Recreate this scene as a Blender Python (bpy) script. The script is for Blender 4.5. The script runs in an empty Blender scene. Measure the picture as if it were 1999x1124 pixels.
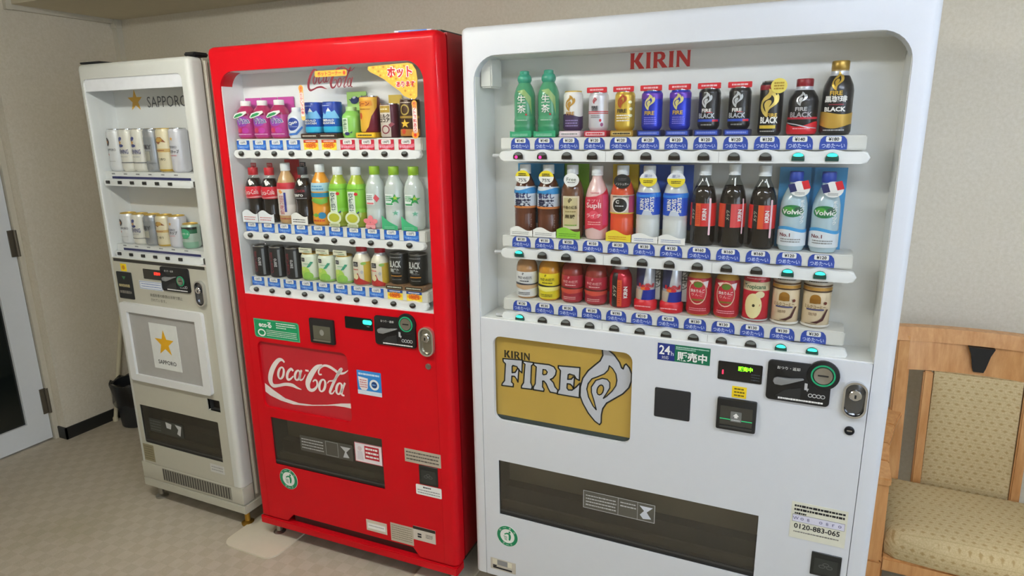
import bpy, bmesh, math, random
from mathutils import Matrix, Vector
from mathutils.geometry import tessellate_polygon
random.seed(7)
sc = bpy.context.scene
COL = sc.collection
PI = math.pi

# ------------------------------------------------------------------ camera
cam = bpy.data.cameras.new('camera'); camo = bpy.data.objects.new('camera', cam); COL.objects.link(camo)
cam.sensor_width = 36.0; cam.lens = 1262.6 * 36 / 1999; cam.clip_start = 0.02
camo.matrix_world = Matrix(((0.91108, -0.08682, 0.40299, 0.0), (0.41200, 0.22448, -0.88310, 0.0),
                            (-0.01380, 0.97060, 0.24029, 1.56), (0, 0, 0, 1)))
sc.camera = camo
# ------------------------------------------------------------------ world, window daylight, added rear fill, exposure
w = bpy.data.worlds.new('world'); sc.world = w; w.use_nodes = True
w.node_tree.nodes['Background'].inputs[0].default_value = (0.75, 0.85, 1.0, 1)
w.node_tree.nodes['Background'].inputs[1].default_value = 0.6
LAMP_STRENGTH = 62.0
WINDOW_POWER = 44
def area(name, loc, rot, sx, sy, power, col):
    l = bpy.data.lights.new(name, 'AREA'); l.shape = 'RECTANGLE'; l.size = sx; l.size_y = sy; l.energy = power; l.color = col
    o = bpy.data.objects.new(name, l); o.location = loc; o.rotation_euler = rot; COL.objects.link(o); return o
area('rear_window_fill', (1.75, -3.12, 1.45), (PI / 2, 0, 0), 1.5, 1.3, 10, (0.86, 0.92, 1.0))  # fill light through an unseen rear window, added to light the fronts
area('window_daylight', (2.72, -0.6, 1.45), (0, PI / 2, 0), 1.3, 2.6, WINDOW_POWER, (0.72, 0.82, 1.0))
sc.view_settings.view_transform = 'Standard'; sc.view_settings.look = 'None'
sc.view_settings.exposure = 0.07; sc.view_settings.gamma = 1.0; sc.view_settings.use_curve_mapping = False

# ------------------------------------------------------------------ materials
def lin(h):
    h = h.lstrip('#'); c = [int(h[i:i + 2], 16) / 255 for i in (0, 2, 4)]
    return tuple((x / 12.92 if x <= 0.04045 else ((x + 0.055) / 1.055) ** 2.4) for x in c) + (1,)
MATS = {}
def M(hexc, rough=0.45, metal=0.0, emit=0.0, var=0.06, coat=0.0, scale=40.0, spec=0.5):
    k = (hexc, rough, metal, emit, var, coat, scale, spec)
    if k in MATS: return MATS[k]
    m = bpy.data.materials.new('surface_' + hexc.lstrip('#')); m.use_nodes = True; nt = m.node_tree
    b = nt.nodes['Principled BSDF']; c = lin(hexc)
    b.inputs['Roughness'].default_value = rough; b.inputs['Metallic'].default_value = metal
    b.inputs['Coat Weight'].default_value = coat; b.inputs['Coat Roughness'].default_value = 0.08
    b.inputs['Specular IOR Level'].default_value = spec
    tc = nt.nodes.new('ShaderNodeTexCoord'); no = nt.nodes.new('ShaderNodeTexNoise'); mx = nt.nodes.new('ShaderNodeMix')
    mx.data_type = 'RGBA'; no.inputs['Scale'].default_value = scale; no.inputs['Detail'].default_value = 3
    nt.links.new(tc.outputs['Object'], no.inputs['Vector']); nt.links.new(no.outputs['Fac'], mx.inputs[0])
    mx.inputs[6].default_value = tuple(x * (1 - var) for x in c[:3]) + (1,)
    mx.inputs[7].default_value = tuple(min(1, x * (1 + var)) for x in c[:3]) + (1,)
    nt.links.new(mx.outputs[2], b.inputs['Base Color'])
    if emit:
        b.inputs['Emission Color'].default_value = c; b.inputs['Emission Strength'].default_value = emit
    MATS[k] = m; return m
def glass_mat(name, tint, ior=1.45, rough=0.02, gain=1.0):
    if name in MATS: return MATS[name]
    m = bpy.data.materials.new(name); m.use_nodes = True; nt = m.node_tree; nt.nodes.clear()
    out = nt.nodes.new('ShaderNodeOutputMaterial'); mix = nt.nodes.new('ShaderNodeMixShader')
    t = nt.nodes.new('ShaderNodeBsdfTransparent'); g = nt.nodes.new('ShaderNodeBsdfGlossy'); lw = nt.nodes.new('ShaderNodeLayerWeight'); lw.inputs[0].default_value = 0.5
    t.inputs[0].default_value = tint + (1,); g.inputs['Roughness'].default_value = rough
    f0 = ((ior - 1) / (ior + 1)) ** 2 * gain     # Schlick reflectance of one face
    p5 = nt.nodes.new('ShaderNodeMath'); p5.operation = 'POWER'; p5.inputs[1].default_value = 5.0; nt.links.new(lw.outputs['Facing'], p5.inputs[0])
    mu = nt.nodes.new('ShaderNodeMath'); mu.operation = 'MULTIPLY_ADD'; mu.inputs[1].default_value = 1 - f0; mu.inputs[2].default_value = f0; mu.use_clamp = True
    nt.links.new(p5.outputs[0], mu.inputs[0]); nt.links.new(mu.outputs[0], mix.inputs[0])
    nt.links.new(t.outputs[0], mix.inputs[1]); nt.links.new(g.outputs[0], mix.inputs[2]); nt.links.new(mix.outputs[0], out.inputs[0])
    MATS[name] = m; return m
PANE = glass_mat('clear_window_glass', (0.985, 0.99, 0.985), 1.35, 0.03)
FLAP = glass_mat('smoked_acrylic', (0.74, 0.73, 0.69), 1.45, 0.12, 2.6)
CLEARP = glass_mat('clear_plastic', (0.86, 0.90, 0.90), 1.45, 0.05, 1.6)
GREENP = glass_mat('green_plastic', (0.35, 0.66, 0.47), 1.45, 0.06, 1.5)

def node_mat(name, build, rough=0.7, bump=None):
    m = bpy.data.materials.new(name); m.use_nodes = True; nt = m.node_tree; b = nt.nodes['Principled BSDF']
    b.inputs['Roughness'].default_value = rough
    build(nt, b); return m
def mathn(nt, op, a, b=None, c=None):
    n = nt.nodes.new('ShaderNodeMath'); n.operation = op
    for i, x in enumerate((a, b, c)):
        if x is None: continue
        if isinstance(x, (int, float)): n.inputs[i].default_value = x
        else: nt.links.new(x, n.inputs[i])
    return n.outputs[0]
def mixc(nt, f, a, b):
    n = nt.nodes.new('ShaderNodeMix'); n.data_type = 'RGBA'
    for i, x in ((0, f), (6, a), (7, b)):
        if isinstance(x, tuple): n.inputs[i].default_value = x
        elif isinstance(x, (int, float)): n.inputs[i].default_value = x
        else: nt.links.new(x, n.inputs[i])
    return n.outputs[2]
def noise(nt, vec, scale, detail=4, rough=0.55):
    n = nt.nodes.new('ShaderNodeTexNoise'); n.inputs['Scale'].default_value = scale; n.inputs['Detail'].default_value = detail
    n.inputs['Roughness'].default_value = rough
    nt.links.new(vec, n.inputs['Vector']); return n.outputs['Fac']
def ramp(nt, f, p0, p1):
    n = nt.nodes.new('ShaderNodeMapRange'); n.inputs[1].default_value = p0; n.inputs[2].default_value = p1
    nt.links.new(f, n.inputs[0]); return n.outputs[0]
def add_bump(nt, b, h, strength, dist):
    n = nt.nodes.new('ShaderNodeBump'); n.inputs['Strength'].default_value = strength; n.inputs['Distance'].default_value = dist
    nt.links.new(h, n.inputs['Height']); nt.links.new(n.outputs[0], b.inputs['Normal'])
def tex(nt):
    return nt.nodes.new('ShaderNodeTexCoord').outputs['Object']
def _wall(nt, b):
    t = tex(nt); n1 = noise(nt, t, 90, 5, 0.7); n2 = noise(nt, t, 2.2, 3)
    c = mixc(nt, ramp(nt, n1, 0.3, 0.7), lin('d2cab6'), lin('e0d9c9'))
    c = mixc(nt, mathn(nt, 'MULTIPLY', ramp(nt, n2, 0.45, 0.8), 0.25), c, lin('c6bc9f'))
    nt.links.new(c, b.inputs['Base Color']); add_bump(nt, b, n1, 0.25, 0.002)
WALL = node_mat('textured_wallpaper', _wall, 0.85)
def _floor(nt, b):
    t = tex(nt); ch = nt.nodes.new('ShaderNodeTexChecker'); ch.inputs['Scale'].default_value = 22.0
    nt.links.new(t, ch.inputs['Vector'])
    n1 = noise(nt, t, 160, 4, 0.7); n2 = noise(nt, t, 1.6, 4); n3 = noise(nt, t, 24, 2)
    a = mixc(nt, ch.outputs['Fac'], lin('b1a896'), lin('bcb3a3'))
    a = mixc(nt, mathn(nt, 'MULTIPLY', ramp(nt, n3, 0.35, 0.7), 0.35), a, lin('a89c82'))
    a = mixc(nt, mathn(nt, 'MULTIPLY', ramp(nt, n1, 0.3, 0.75), 0.4), a, lin('c3b9a6'))
    a = mixc(nt, mathn(nt, 'MULTIPLY', ramp(nt, n2, 0.5, 0.75), 0.4), a, lin('8d8660'))
    nt.links.new(a, b.inputs['Base Color']); add_bump(nt, b, n1, 0.3, 0.003)
FLOOR = node_mat('chequered_vinyl', _floor, 0.6)
def _wood(nt, b):
    t = tex(nt); mp = nt.nodes.new('ShaderNodeMapping'); mp.inputs['Scale'].default_value = (30, 30, 3)
    nt.links.new(t, mp.inputs[0]); n = noise(nt, mp.outputs[0], 2.0, 5, 0.6)
    c = mixc(nt, ramp(nt, n, 0.3, 0.7), lin('b98047'), lin('d4a068'))
    nt.links.new(c, b.inputs['Base Color'])
WOOD = node_mat('beech_wood', _wood, 0.32)
def _fab(nt, b):
    t = tex(nt); s = nt.nodes.new('ShaderNodeSeparateXYZ'); nt.links.new(t, s.inputs[0])
    p = 0.0235
    v = mathn(nt, 'ADD', mathn(nt, 'ABSOLUTE', s.outputs[2]), mathn(nt, 'ABSOLUTE', s.outputs[1]))
    row = mathn(nt, 'FLOOR', mathn(nt, 'DIVIDE', v, p)); par = mathn(nt, 'MULTIPLY', mathn(nt, 'MODULO', row, 2.0), 0.5)
    fx = mathn(nt, 'FRACT', mathn(nt, 'ADD', mathn(nt, 'ADD', mathn(nt, 'DIVIDE', s.outputs[0], p), par), 40.0))
    fz = mathn(nt, 'FRACT', mathn(nt, 'DIVIDE', v, p))
    dx = mathn(nt, 'ABSOLUTE', mathn(nt, 'SUBTRACT', fx, 0.5)); dz = mathn(nt, 'ABSOLUTE', mathn(nt, 'SUBTRACT', fz, 0.5))
    d = mathn(nt, 'ADD', dx, mathn(nt, 'MULTIPLY', dz, 1.5))
    spot = ramp(nt, d, 0.38, 0.22); line = ramp(nt, dz, 0.43, 0.49); n1 = noise(nt, t, 260, 2)
    c = mixc(nt, ramp(nt, n1, 0.3, 0.7), lin('b8a274'), lin('cbb78c'))
    c = mixc(nt, mathn(nt, 'MULTIPLY', line, 0.35), c, lin('96804a'))
    c = mixc(nt, mathn(nt, 'MULTIPLY', spot, 0.6), c, lin('98793f'))
    nt.links.new(c, b.inputs['Base Color']); add_bump(nt, b, n1, 0.3, 0.001)
FABRIC = node_mat('patterned_upholstery', _fab, 0.8)

# ------------------------------------------------------------------ mesh building
TXT = {}
def text_tris(s, bold=0.0):
    k = (s, bold)
    if k in TXT: return TXT[k]
    cu = bpy.data.curves.new('glyphs', 'FONT'); cu.body = s; cu.resolution_u = 2; cu.offset = bold
    o = bpy.data.objects.new('glyphs', cu); me = bpy.data.meshes.new_from_object(o)
    v = [(p.co.x, p.co.y) for p in me.vertices]; f = [tuple(p.vertices) for p in me.polygons]
    bpy.data.objects.remove(o); bpy.data.curves.remove(cu); bpy.data.meshes.remove(me)
    if v:
        x0 = min(a for a, _ in v); x1 = max(a for a, _ in v); y0 = min(b for _, b in v); y1 = max(b for _, b in v)
    else: x0 = y0 = 0; x1 = y1 = 1
    TXT[k] = (v, f, x0, x1, y0, y1); return TXT[k]
def rrect(x0, x1, z0, z1, r=0.0, n=5, corners=(1, 1, 1, 1)):
    """counter-clockwise loop; corners: bottom-left, bottom-right, top-right, top-left"""
    out = []
    for (cx, cz, a0, on) in ((x0, z0, PI, corners[0]), (x1, z0, 1.5 * PI, corners[1]), (x1, z1, 0, corners[2]), (x0, z1, 0.5 * PI, corners[3])):
        rr = r * on
        if rr <= 0: out.append((cx, cz)); continue
        px = cx + (rr if cx == x0 else -rr); pz = cz + (rr if cz == z0 else -rr)
        for i in range(n + 1):
            a = a0 + 0.5 * PI * i / n; out.append((px + rr * math.cos(a), pz + rr * math.sin(a)))
    return out
def ell(cx, cz, rx, rz=None, n=20, rot=0.0):
    rz = rx if rz is None else rz; o = []
    for i in range(n):
        a = 2 * PI * i / n; x = rx * math.cos(a); z = rz * math.sin(a)
        o.append((cx + x * math.cos(rot) - z * math.sin(rot), cz + x * math.sin(rot) + z * math.cos(rot)))
    return o
def star(cx, cz, r, k=0.4, n=5):
    return [(cx + (r if i % 2 == 0 else r * k) * math.sin(PI * i / n), cz + (r if i % 2 == 0 else r * k) * math.cos(PI * i / n)) for i in range(2 * n)][::-1]
def ccw(l):
    a = sum(l[i][0] * l[(i + 1) % len(l)][1] - l[(i + 1) % len(l)][0] * l[i][1] for i in range(len(l)))
    return list(l) if a > 0 else list(l)[::-1]
def tess(loops):
    flat = [p for l in loops for p in l]
    t = tessellate_polygon([[Vector((x, z, 0)) for x, z in l] for l in loops])
    out = []
    for a, b, c in t:
        A, B, C = flat[a], flat[b], flat[c]
        if (B[0] - A[0]) * (C[1] - A[1]) - (C[0] - A[0]) * (B[1] - A[1]) < 0: b, c = c, b
        out.append((a, b, c))
    return flat, out
def stroke(pts):
    """variable-width stroke as list of quads/discs; pts (x,z,half_width); smooth with Catmull-Rom"""
    P = []
    n = len(pts)
    for i in range(n - 1):
        p0 = pts[max(i - 1, 0)]; p1 = pts[i]; p2 = pts[i + 1]; p3 = pts[min(i + 2, n - 1)]
        for k in range(4):
            t = k / 4
            P.append(tuple(0.5 * ((2 * p1[j]) + (-p0[j] + p2[j]) * t + (2 * p0[j] - 5 * p1[j] + 4 * p2[j] - p3[j]) * t * t + (-p0[j] + 3 * p1[j] - 3 * p2[j] + p3[j]) * t ** 3) for j in range(3)))
    P.append(pts[-1]); L = []; Rr = []
    for i, p in enumerate(P):
        a = P[max(i - 1, 0)]; b = P[min(i + 1, len(P) - 1)]; dx, dz = b[0] - a[0], b[1] - a[1]; d = math.hypot(dx, dz) or 1
        nx, nz = -dz / d, dx / d; wd = max(p[2], 1e-4)
        L.append((p[0] + nx * wd, p[1] + nz * wd)); Rr.append((p[0] - nx * wd, p[1] - nz * wd))
    return [ccw([Rr[i], Rr[i + 1], L[i + 1], L[i]]) for i in range(len(P) - 1)]

class MB:
    def __init__(s): s.v = []; s.f = []; s.m = []; s.mats = []; s.sm = []
    def mi(s, m):
        if m not in s.mats: s.mats.append(m)
        return s.mats.index(m)
    def add(s, v, f, m, smooth=False):
        b = len(s.v); s.v += [tuple(p) for p in v]; i = s.mi(m)
        for q in f: s.f.append(tuple(b + k for k in q)); s.m.append(i); s.sm.append(smooth)
        return s
    def box(s, x0, x1, y0, y1, z0, z1, m):
        v = [(x0, y0, z0), (x1, y0, z0), (x1, y1, z0), (x0, y1, z0), (x0, y0, z1), (x1, y0, z1), (x1, y1, z1), (x0, y1, z1)]
        return s.add(v, [(0, 3, 2, 1), (4, 5, 6, 7), (0, 1, 5, 4), (1, 2, 6, 5), (2, 3, 7, 6), (3, 0, 4, 7)], m)
    def poly(s, loops, y, m):
        if loops and isinstance(loops[0][0], (int, float)): loops = [loops]
        fl, t = tess([ccw(loops[0])] + [list(h) for h in loops[1:]])
        return s.add([(x, y, z) for x, z in fl], t, m)
    def prism(s, loops, y0, y1, m, mside=None, back=True):
        if isinstance(loops[0][0], (int, float)): loops = [loops]
        loops = [ccw(loops[0])] + [ccw(h)[::-1] for h in loops[1:]]
        fl, t = tess(loops); n = len(fl)
        s.add([(x, y0, z) for x, z in fl], t, m)
        if back: s.add([(x, y1, z) for x, z in fl], [(a, c, b) for a, b, c in t], m)
        for l in loops:
            k = len(l); s.add([(x, y0, z) for x, z in l] + [(x, y1, z) for x, z in l], [(i, k + i, k + (i + 1) % k, (i + 1) % k) for i in range(k)], mside or m, k > 12)
        return s
    def slab(s, loop, y0, y1, m, bev=0.003, seg=3):
        """prism with a rounded front edge"""
        loop = ccw(loop); bm = bmesh.new()
        vf = [bm.verts.new((x, y0, z)) for x, z in loop]; vb = [bm.verts.new((x, y1, z)) for x, z in loop]
        ff = bm.faces.new(vf); bm.faces.new(vb[::-1]); k = len(loop)
        for i in range(k): bm.faces.new((vf[i], vb[i], vb[(i + 1) % k], vf[(i + 1) % k]))
        if bev > 0: bmesh.ops.bevel(bm, geom=list(ff.edges), offset=bev, segments=seg, affect='EDGES', profile=0.5, clamp_overlap=True)
        return s.frombm(bm, m, True)
    def frombm(s, bm, m, smooth=False):
        bm.verts.ensure_lookup_table(); bm.verts.index_update()
        s.add([v.co[:] for v in bm.verts], [tuple(v.index for v in f.verts) for f in bm.faces], m, smooth); bm.free(); return s
    def rbox(s, x0, x1, y0, y1, z0, z1, m, bev=0.004, seg=2):
        bm = bmesh.new(); bmesh.ops.create_cube(bm, size=1)
        for v in bm.verts: v.co = Vector(((x0 + x1) / 2 + v.co.x * (x1 - x0), (y0 + y1) / 2 + v.co.y * (y1 - y0), (z0 + z1) / 2 + v.co.z * (z1 - z0)))
        bmesh.ops.bevel(bm, geom=list(bm.edges), offset=bev, segments=seg, affect='EDGES', clamp_overlap=True)
        return s.frombm(bm, m, True)
    def beam(s, a, b, w0, d0, w1, d1, m, up=(0, 1, 0)):
        """tapered rectangular bar from a to b"""
        a = Vector(a); b = Vector(b); d = (b - a).normalized(); u = Vector(up); x = d.cross(u).normalized(); y = x.cross(d).normalized()
        v = [a - x * w0 - y * d0, a + x * w0 - y * d0, a + x * w0 + y * d0, a - x * w0 + y * d0, b - x * w1 - y * d1, b + x * w1 - y * d1, b + x * w1 + y * d1, b - x * w1 + y * d1]
        bm = bmesh.new(); vs = [bm.verts.new(p) for p in v]
        for q in ((0, 3, 2, 1), (4, 5, 6, 7), (0, 1, 5, 4), (1, 2, 6, 5), (2, 3, 7, 6), (3, 0, 4, 7)): bm.faces.new([vs[i] for i in q])
        bmesh.ops.recalc_face_normals(bm, faces=bm.faces[:])
        bmesh.ops.bevel(bm, geom=list(bm.edges), offset=min(w0, d0, w1, d1) * 0.3, segments=2, affect='EDGES', clamp_overlap=True)
        return s.frombm(bm, m, True)
    def lathe(s, prof, m, seg=24, c=(0, 0, 0), axis='z', mf=None):
        """prof [(r,h)]; mf(h) may pick the material of a ring"""
        rings = []; base = len(s.v); n = len(prof)
        for r, h in prof:
            for i in range(seg):
                a = 2 * PI * i / seg; x, y = r * math.sin(a), -r * math.cos(a)
                s.v.append((c[0] + x, c[1] + y, c[2] + h) if axis == 'z' else (c[0] + x, c[1] - h, c[2] - y))
        for k in range(n - 1):
            mm = s.mi(mf((prof[k][1] + prof[k + 1][1]) / 2) if mf else m)
            for i in range(seg):
                j = (i + 1) % seg
                q = (base + k * seg + i, base + k * seg + j, base + (k + 1) * seg + j, base + (k + 1) * seg + i)
                s.f.append(q if axis == 'z' else q); s.m.append(mm); s.sm.append(True)
        for k, rev in ((0, True), (n - 1, False)):
            if prof[k][0] > 1e-5:
                q = [base + k * seg + i for i in range(seg)]
                s.f.append(tuple(q[::-1] if rev else q)); s.m.append(s.mi(mf(prof[k][1]) if mf else m)); s.sm.append(False)
        return s
    def tube(s, pts, r, m, seg=10):
        for i in range(len(pts) - 1):
            a = Vector(pts[i]); b = Vector(pts[i + 1]); d = (b - a)
            q = d.to_track_quat('Z', 'Y').to_matrix(); L = d.length
            v = []
            for h in (0, L):
                for k in range(seg):
                    t = 2 * PI * k / seg; v.append(a + q @ Vector((r * math.cos(t), r * math.sin(t), h)))
            s.add(v, [(k, (k + 1) % seg, seg + (k + 1) % seg, seg + k) for k in range(seg)], m, True)
            s.add(v[:seg], [tuple(range(seg))[::-1]], m); s.add(v[seg:], [tuple(range(seg))], m)
        return s
    def text(s, t, x, z, h, y, m, al='c', rot=0.0, bold=0.0, wmax=None, sx=1.0):
        """h = height of the glyph box; (x,z) is the middle (al c), left or right end at mid height"""
        v, f, x0, x1, y0, y1 = text_tris(t, bold); k = h / max(y1 - y0, 0.55); kx = k * sx
        if wmax and (x1 - x0) * kx > wmax: kx = wmax / (x1 - x0)
        ox = {'c': -(x0 + x1) / 2, 'l': -x0, 'r': -x1}[al]; cy = (y0 + y1) / 2; co, si = math.cos(rot), math.sin(rot); out = []
        for a, b in v:
            p, q = (a + ox) * kx, (b - cy) * k; out.append((x + p * co - q * si, y, z + p * si + q * co))
        return s.add(out, f, m)
    def vtext(s, t, x, z, h, y, m, bold=0.0):
        """one glyph under the other, starting at the top z"""
        for i, ch in enumerate(t): s.text(ch, x, z - h * (i + 0.5) * 1.08, h, y, m, 'c', 0, bold)
        return s
    def lines(s, x0, x1, z0, z1, n, y, m, fill=0.55, lead=1.0):
        """print too small to read: broken bars of type"""
        p = (z1 - z0) / n
        for i in range(n):
            z = z1 - p * (i + 0.5); x = x0; end = x1 if i < n - 1 else x0 + (x1 - x0) * lead
            while x < end - p * 0.3:
                wd = p * random.uniform(0.35, 1.0); xe = min(end, x + wd); hh = p * fill / 2 * random.uniform(0.75, 1.0)
                s.add([(x, y, z - hh), (xe, y, z - hh), (xe, y, z + hh), (x, y, z + hh)], [(0, 1, 2, 3)], m); x = xe + p * 0.12
        return s
    def build(s, name, parent=None, label=None):
        me = bpy.data.meshes.new(name); me.from_pydata(s.v, [], s.f)
        for m in s.mats: me.materials.append(m)
        me.polygons.foreach_set('material_index', s.m); me.polygons.foreach_set('use_smooth', s.sm)
        me.update(); me.set_sharp_from_angle(angle=math.radians(38))
        return link(me, name, parent, label)
def link(me, name, parent=None, label=None, loc=None):
    o = bpy.data.objects.new(name, me); COL.objects.link(o)
    if parent is not None: o.parent = parent
    if label: o['label'] = label
    if loc is not None: o.location = loc
    return o
def thing(name, label, cat, loc=(0, 0, 0), rz=0.0, group=None):
    o = bpy.data.objects.new(name, None); o.empty_display_size = 0.05; COL.objects.link(o); o.location = loc; o.rotation_euler = (0, 0, rz)
    o['label'] = label; o['category'] = cat
    if group: o['group'] = group
    return o
def tagm(o, label, cat, group=None):
    o['label'] = label; o['category'] = cat
    if group: o['group'] = group
    return o
def struct(o, label=None):
    o['kind'] = 'structure'
    if label: o['label'] = label
    return o

# ------------------------------------------------------------------ traced outlines of the two sign logos (metres on their panels)
F_F=[(0.1309,0.8625),(0.1973,0.8669),(0.195,0.8246),(0.1849,0.8331),(0.1776,0.8427),(0.1648,0.8444),(0.1621,0.8405),(0.1618,0.8203),(0.1722,0.823),(0.1797,0.8359),(0.1849,0.8356),(0.181,0.7919),(0.1763,0.802),(0.1698,0.8093),(0.1608,0.8087),(0.1594,0.7885),(0.1657,0.7841),(0.1648,0.7738),(0.1253,0.7722),(0.1265,0.7786),(0.1351,0.7902),(0.1392,0.8468),(0.1318,0.853)]
F_I=[(0.1991,0.8643),(0.2334,0.8639),(0.2334,0.8586),(0.2272,0.8524),(0.2246,0.797),(0.2292,0.7852),(0.2273,0.7752),(0.1926,0.7739),(0.1934,0.782),(0.2001,0.7931),(0.2056,0.8546),(0.1991,0.859)]
F_R=[(0.2345,0.863),(0.2849,0.8643),(0.3007,0.8596),(0.3083,0.8486),(0.3059,0.8343),(0.2972,0.8225),(0.2891,0.8177),(0.299,0.8087),(0.3042,0.7954),(0.3137,0.7864),(0.312,0.7755),(0.2884,0.7759),(0.2813,0.7882),(0.2753,0.8014),(0.2678,0.8087),(0.2643,0.8082),(0.2635,0.7889),(0.2688,0.7826),(0.267,0.7752),(0.2328,0.775),(0.2329,0.784),(0.2391,0.7957),(0.243,0.8512),(0.2345,0.857)]
F_Rh=[(0.2655,0.8464),(0.2743,0.846),(0.2792,0.8401),(0.276,0.8326),(0.2672,0.8295),(0.2643,0.8315)]
F_E=[(0.3146,0.8651),(0.3825,0.8692),(0.3813,0.8285),(0.3714,0.8322),(0.3652,0.8416),(0.3509,0.8439),(0.3461,0.8411),(0.3448,0.8263),(0.3561,0.8288),(0.3619,0.8366),(0.3663,0.8359),(0.3632,0.7997),(0.358,0.8082),(0.3528,0.8119),(0.3435,0.8122),(0.3426,0.7981),(0.3471,0.7925),(0.3581,0.7936),(0.3717,0.8063),(0.3834,0.8203),(0.3816,0.7731),(0.3113,0.7736),(0.3123,0.7809),(0.3183,0.7907),(0.3215,0.8506),(0.3146,0.8582)]
FLAME=[(0.4495,0.9429),(0.4657,0.9368),(0.4853,0.923),(0.5018,0.9022),(0.5079,0.8866),(0.5125,0.8839),(0.5163,0.896),(0.5209,0.9),(0.5307,0.8899),(0.5375,0.8728),(0.5375,0.8496),(0.5309,0.8285),(0.5139,0.8072),(0.4886,0.7877),(0.4661,0.7701),(0.4549,0.7509),(0.451,0.7294),(0.4508,0.7049),(0.4459,0.6976),(0.4306,0.7064),(0.41,0.729),(0.3927,0.7575),(0.3839,0.7804),(0.3846,0.8083),(0.3917,0.837),(0.4081,0.8634),(0.4277,0.8832),(0.4438,0.899),(0.4516,0.9167),(0.4496,0.9347)]
FLAME_H=[(0.4717,0.8879),(0.4815,0.881),(0.4915,0.8658),(0.4952,0.8463),(0.4924,0.829),(0.4815,0.8104),(0.464,0.7904),(0.4559,0.7839),(0.4654,0.8009),(0.4748,0.8194),(0.4744,0.8363),(0.4661,0.8451),(0.4514,0.8462),(0.4318,0.8364),(0.4188,0.8138),(0.4191,0.7967),(0.4279,0.7705),(0.435,0.7439),(0.4248,0.7543),(0.411,0.7798),(0.4049,0.8047),(0.4087,0.8225),(0.4201,0.8397),(0.4382,0.8493),(0.4576,0.8607),(0.4687,0.8741)]
FLAME_O=[(0.456,0.8103),(0.4559,0.8181),(0.4531,0.8234),(0.4485,0.8247),(0.4433,0.8218),(0.4388,0.8153),(0.4363,0.8071),(0.4364,0.7992),(0.4392,0.7939),(0.4438,0.7925),(0.4491,0.7955),(0.4536,0.802)]
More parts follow.
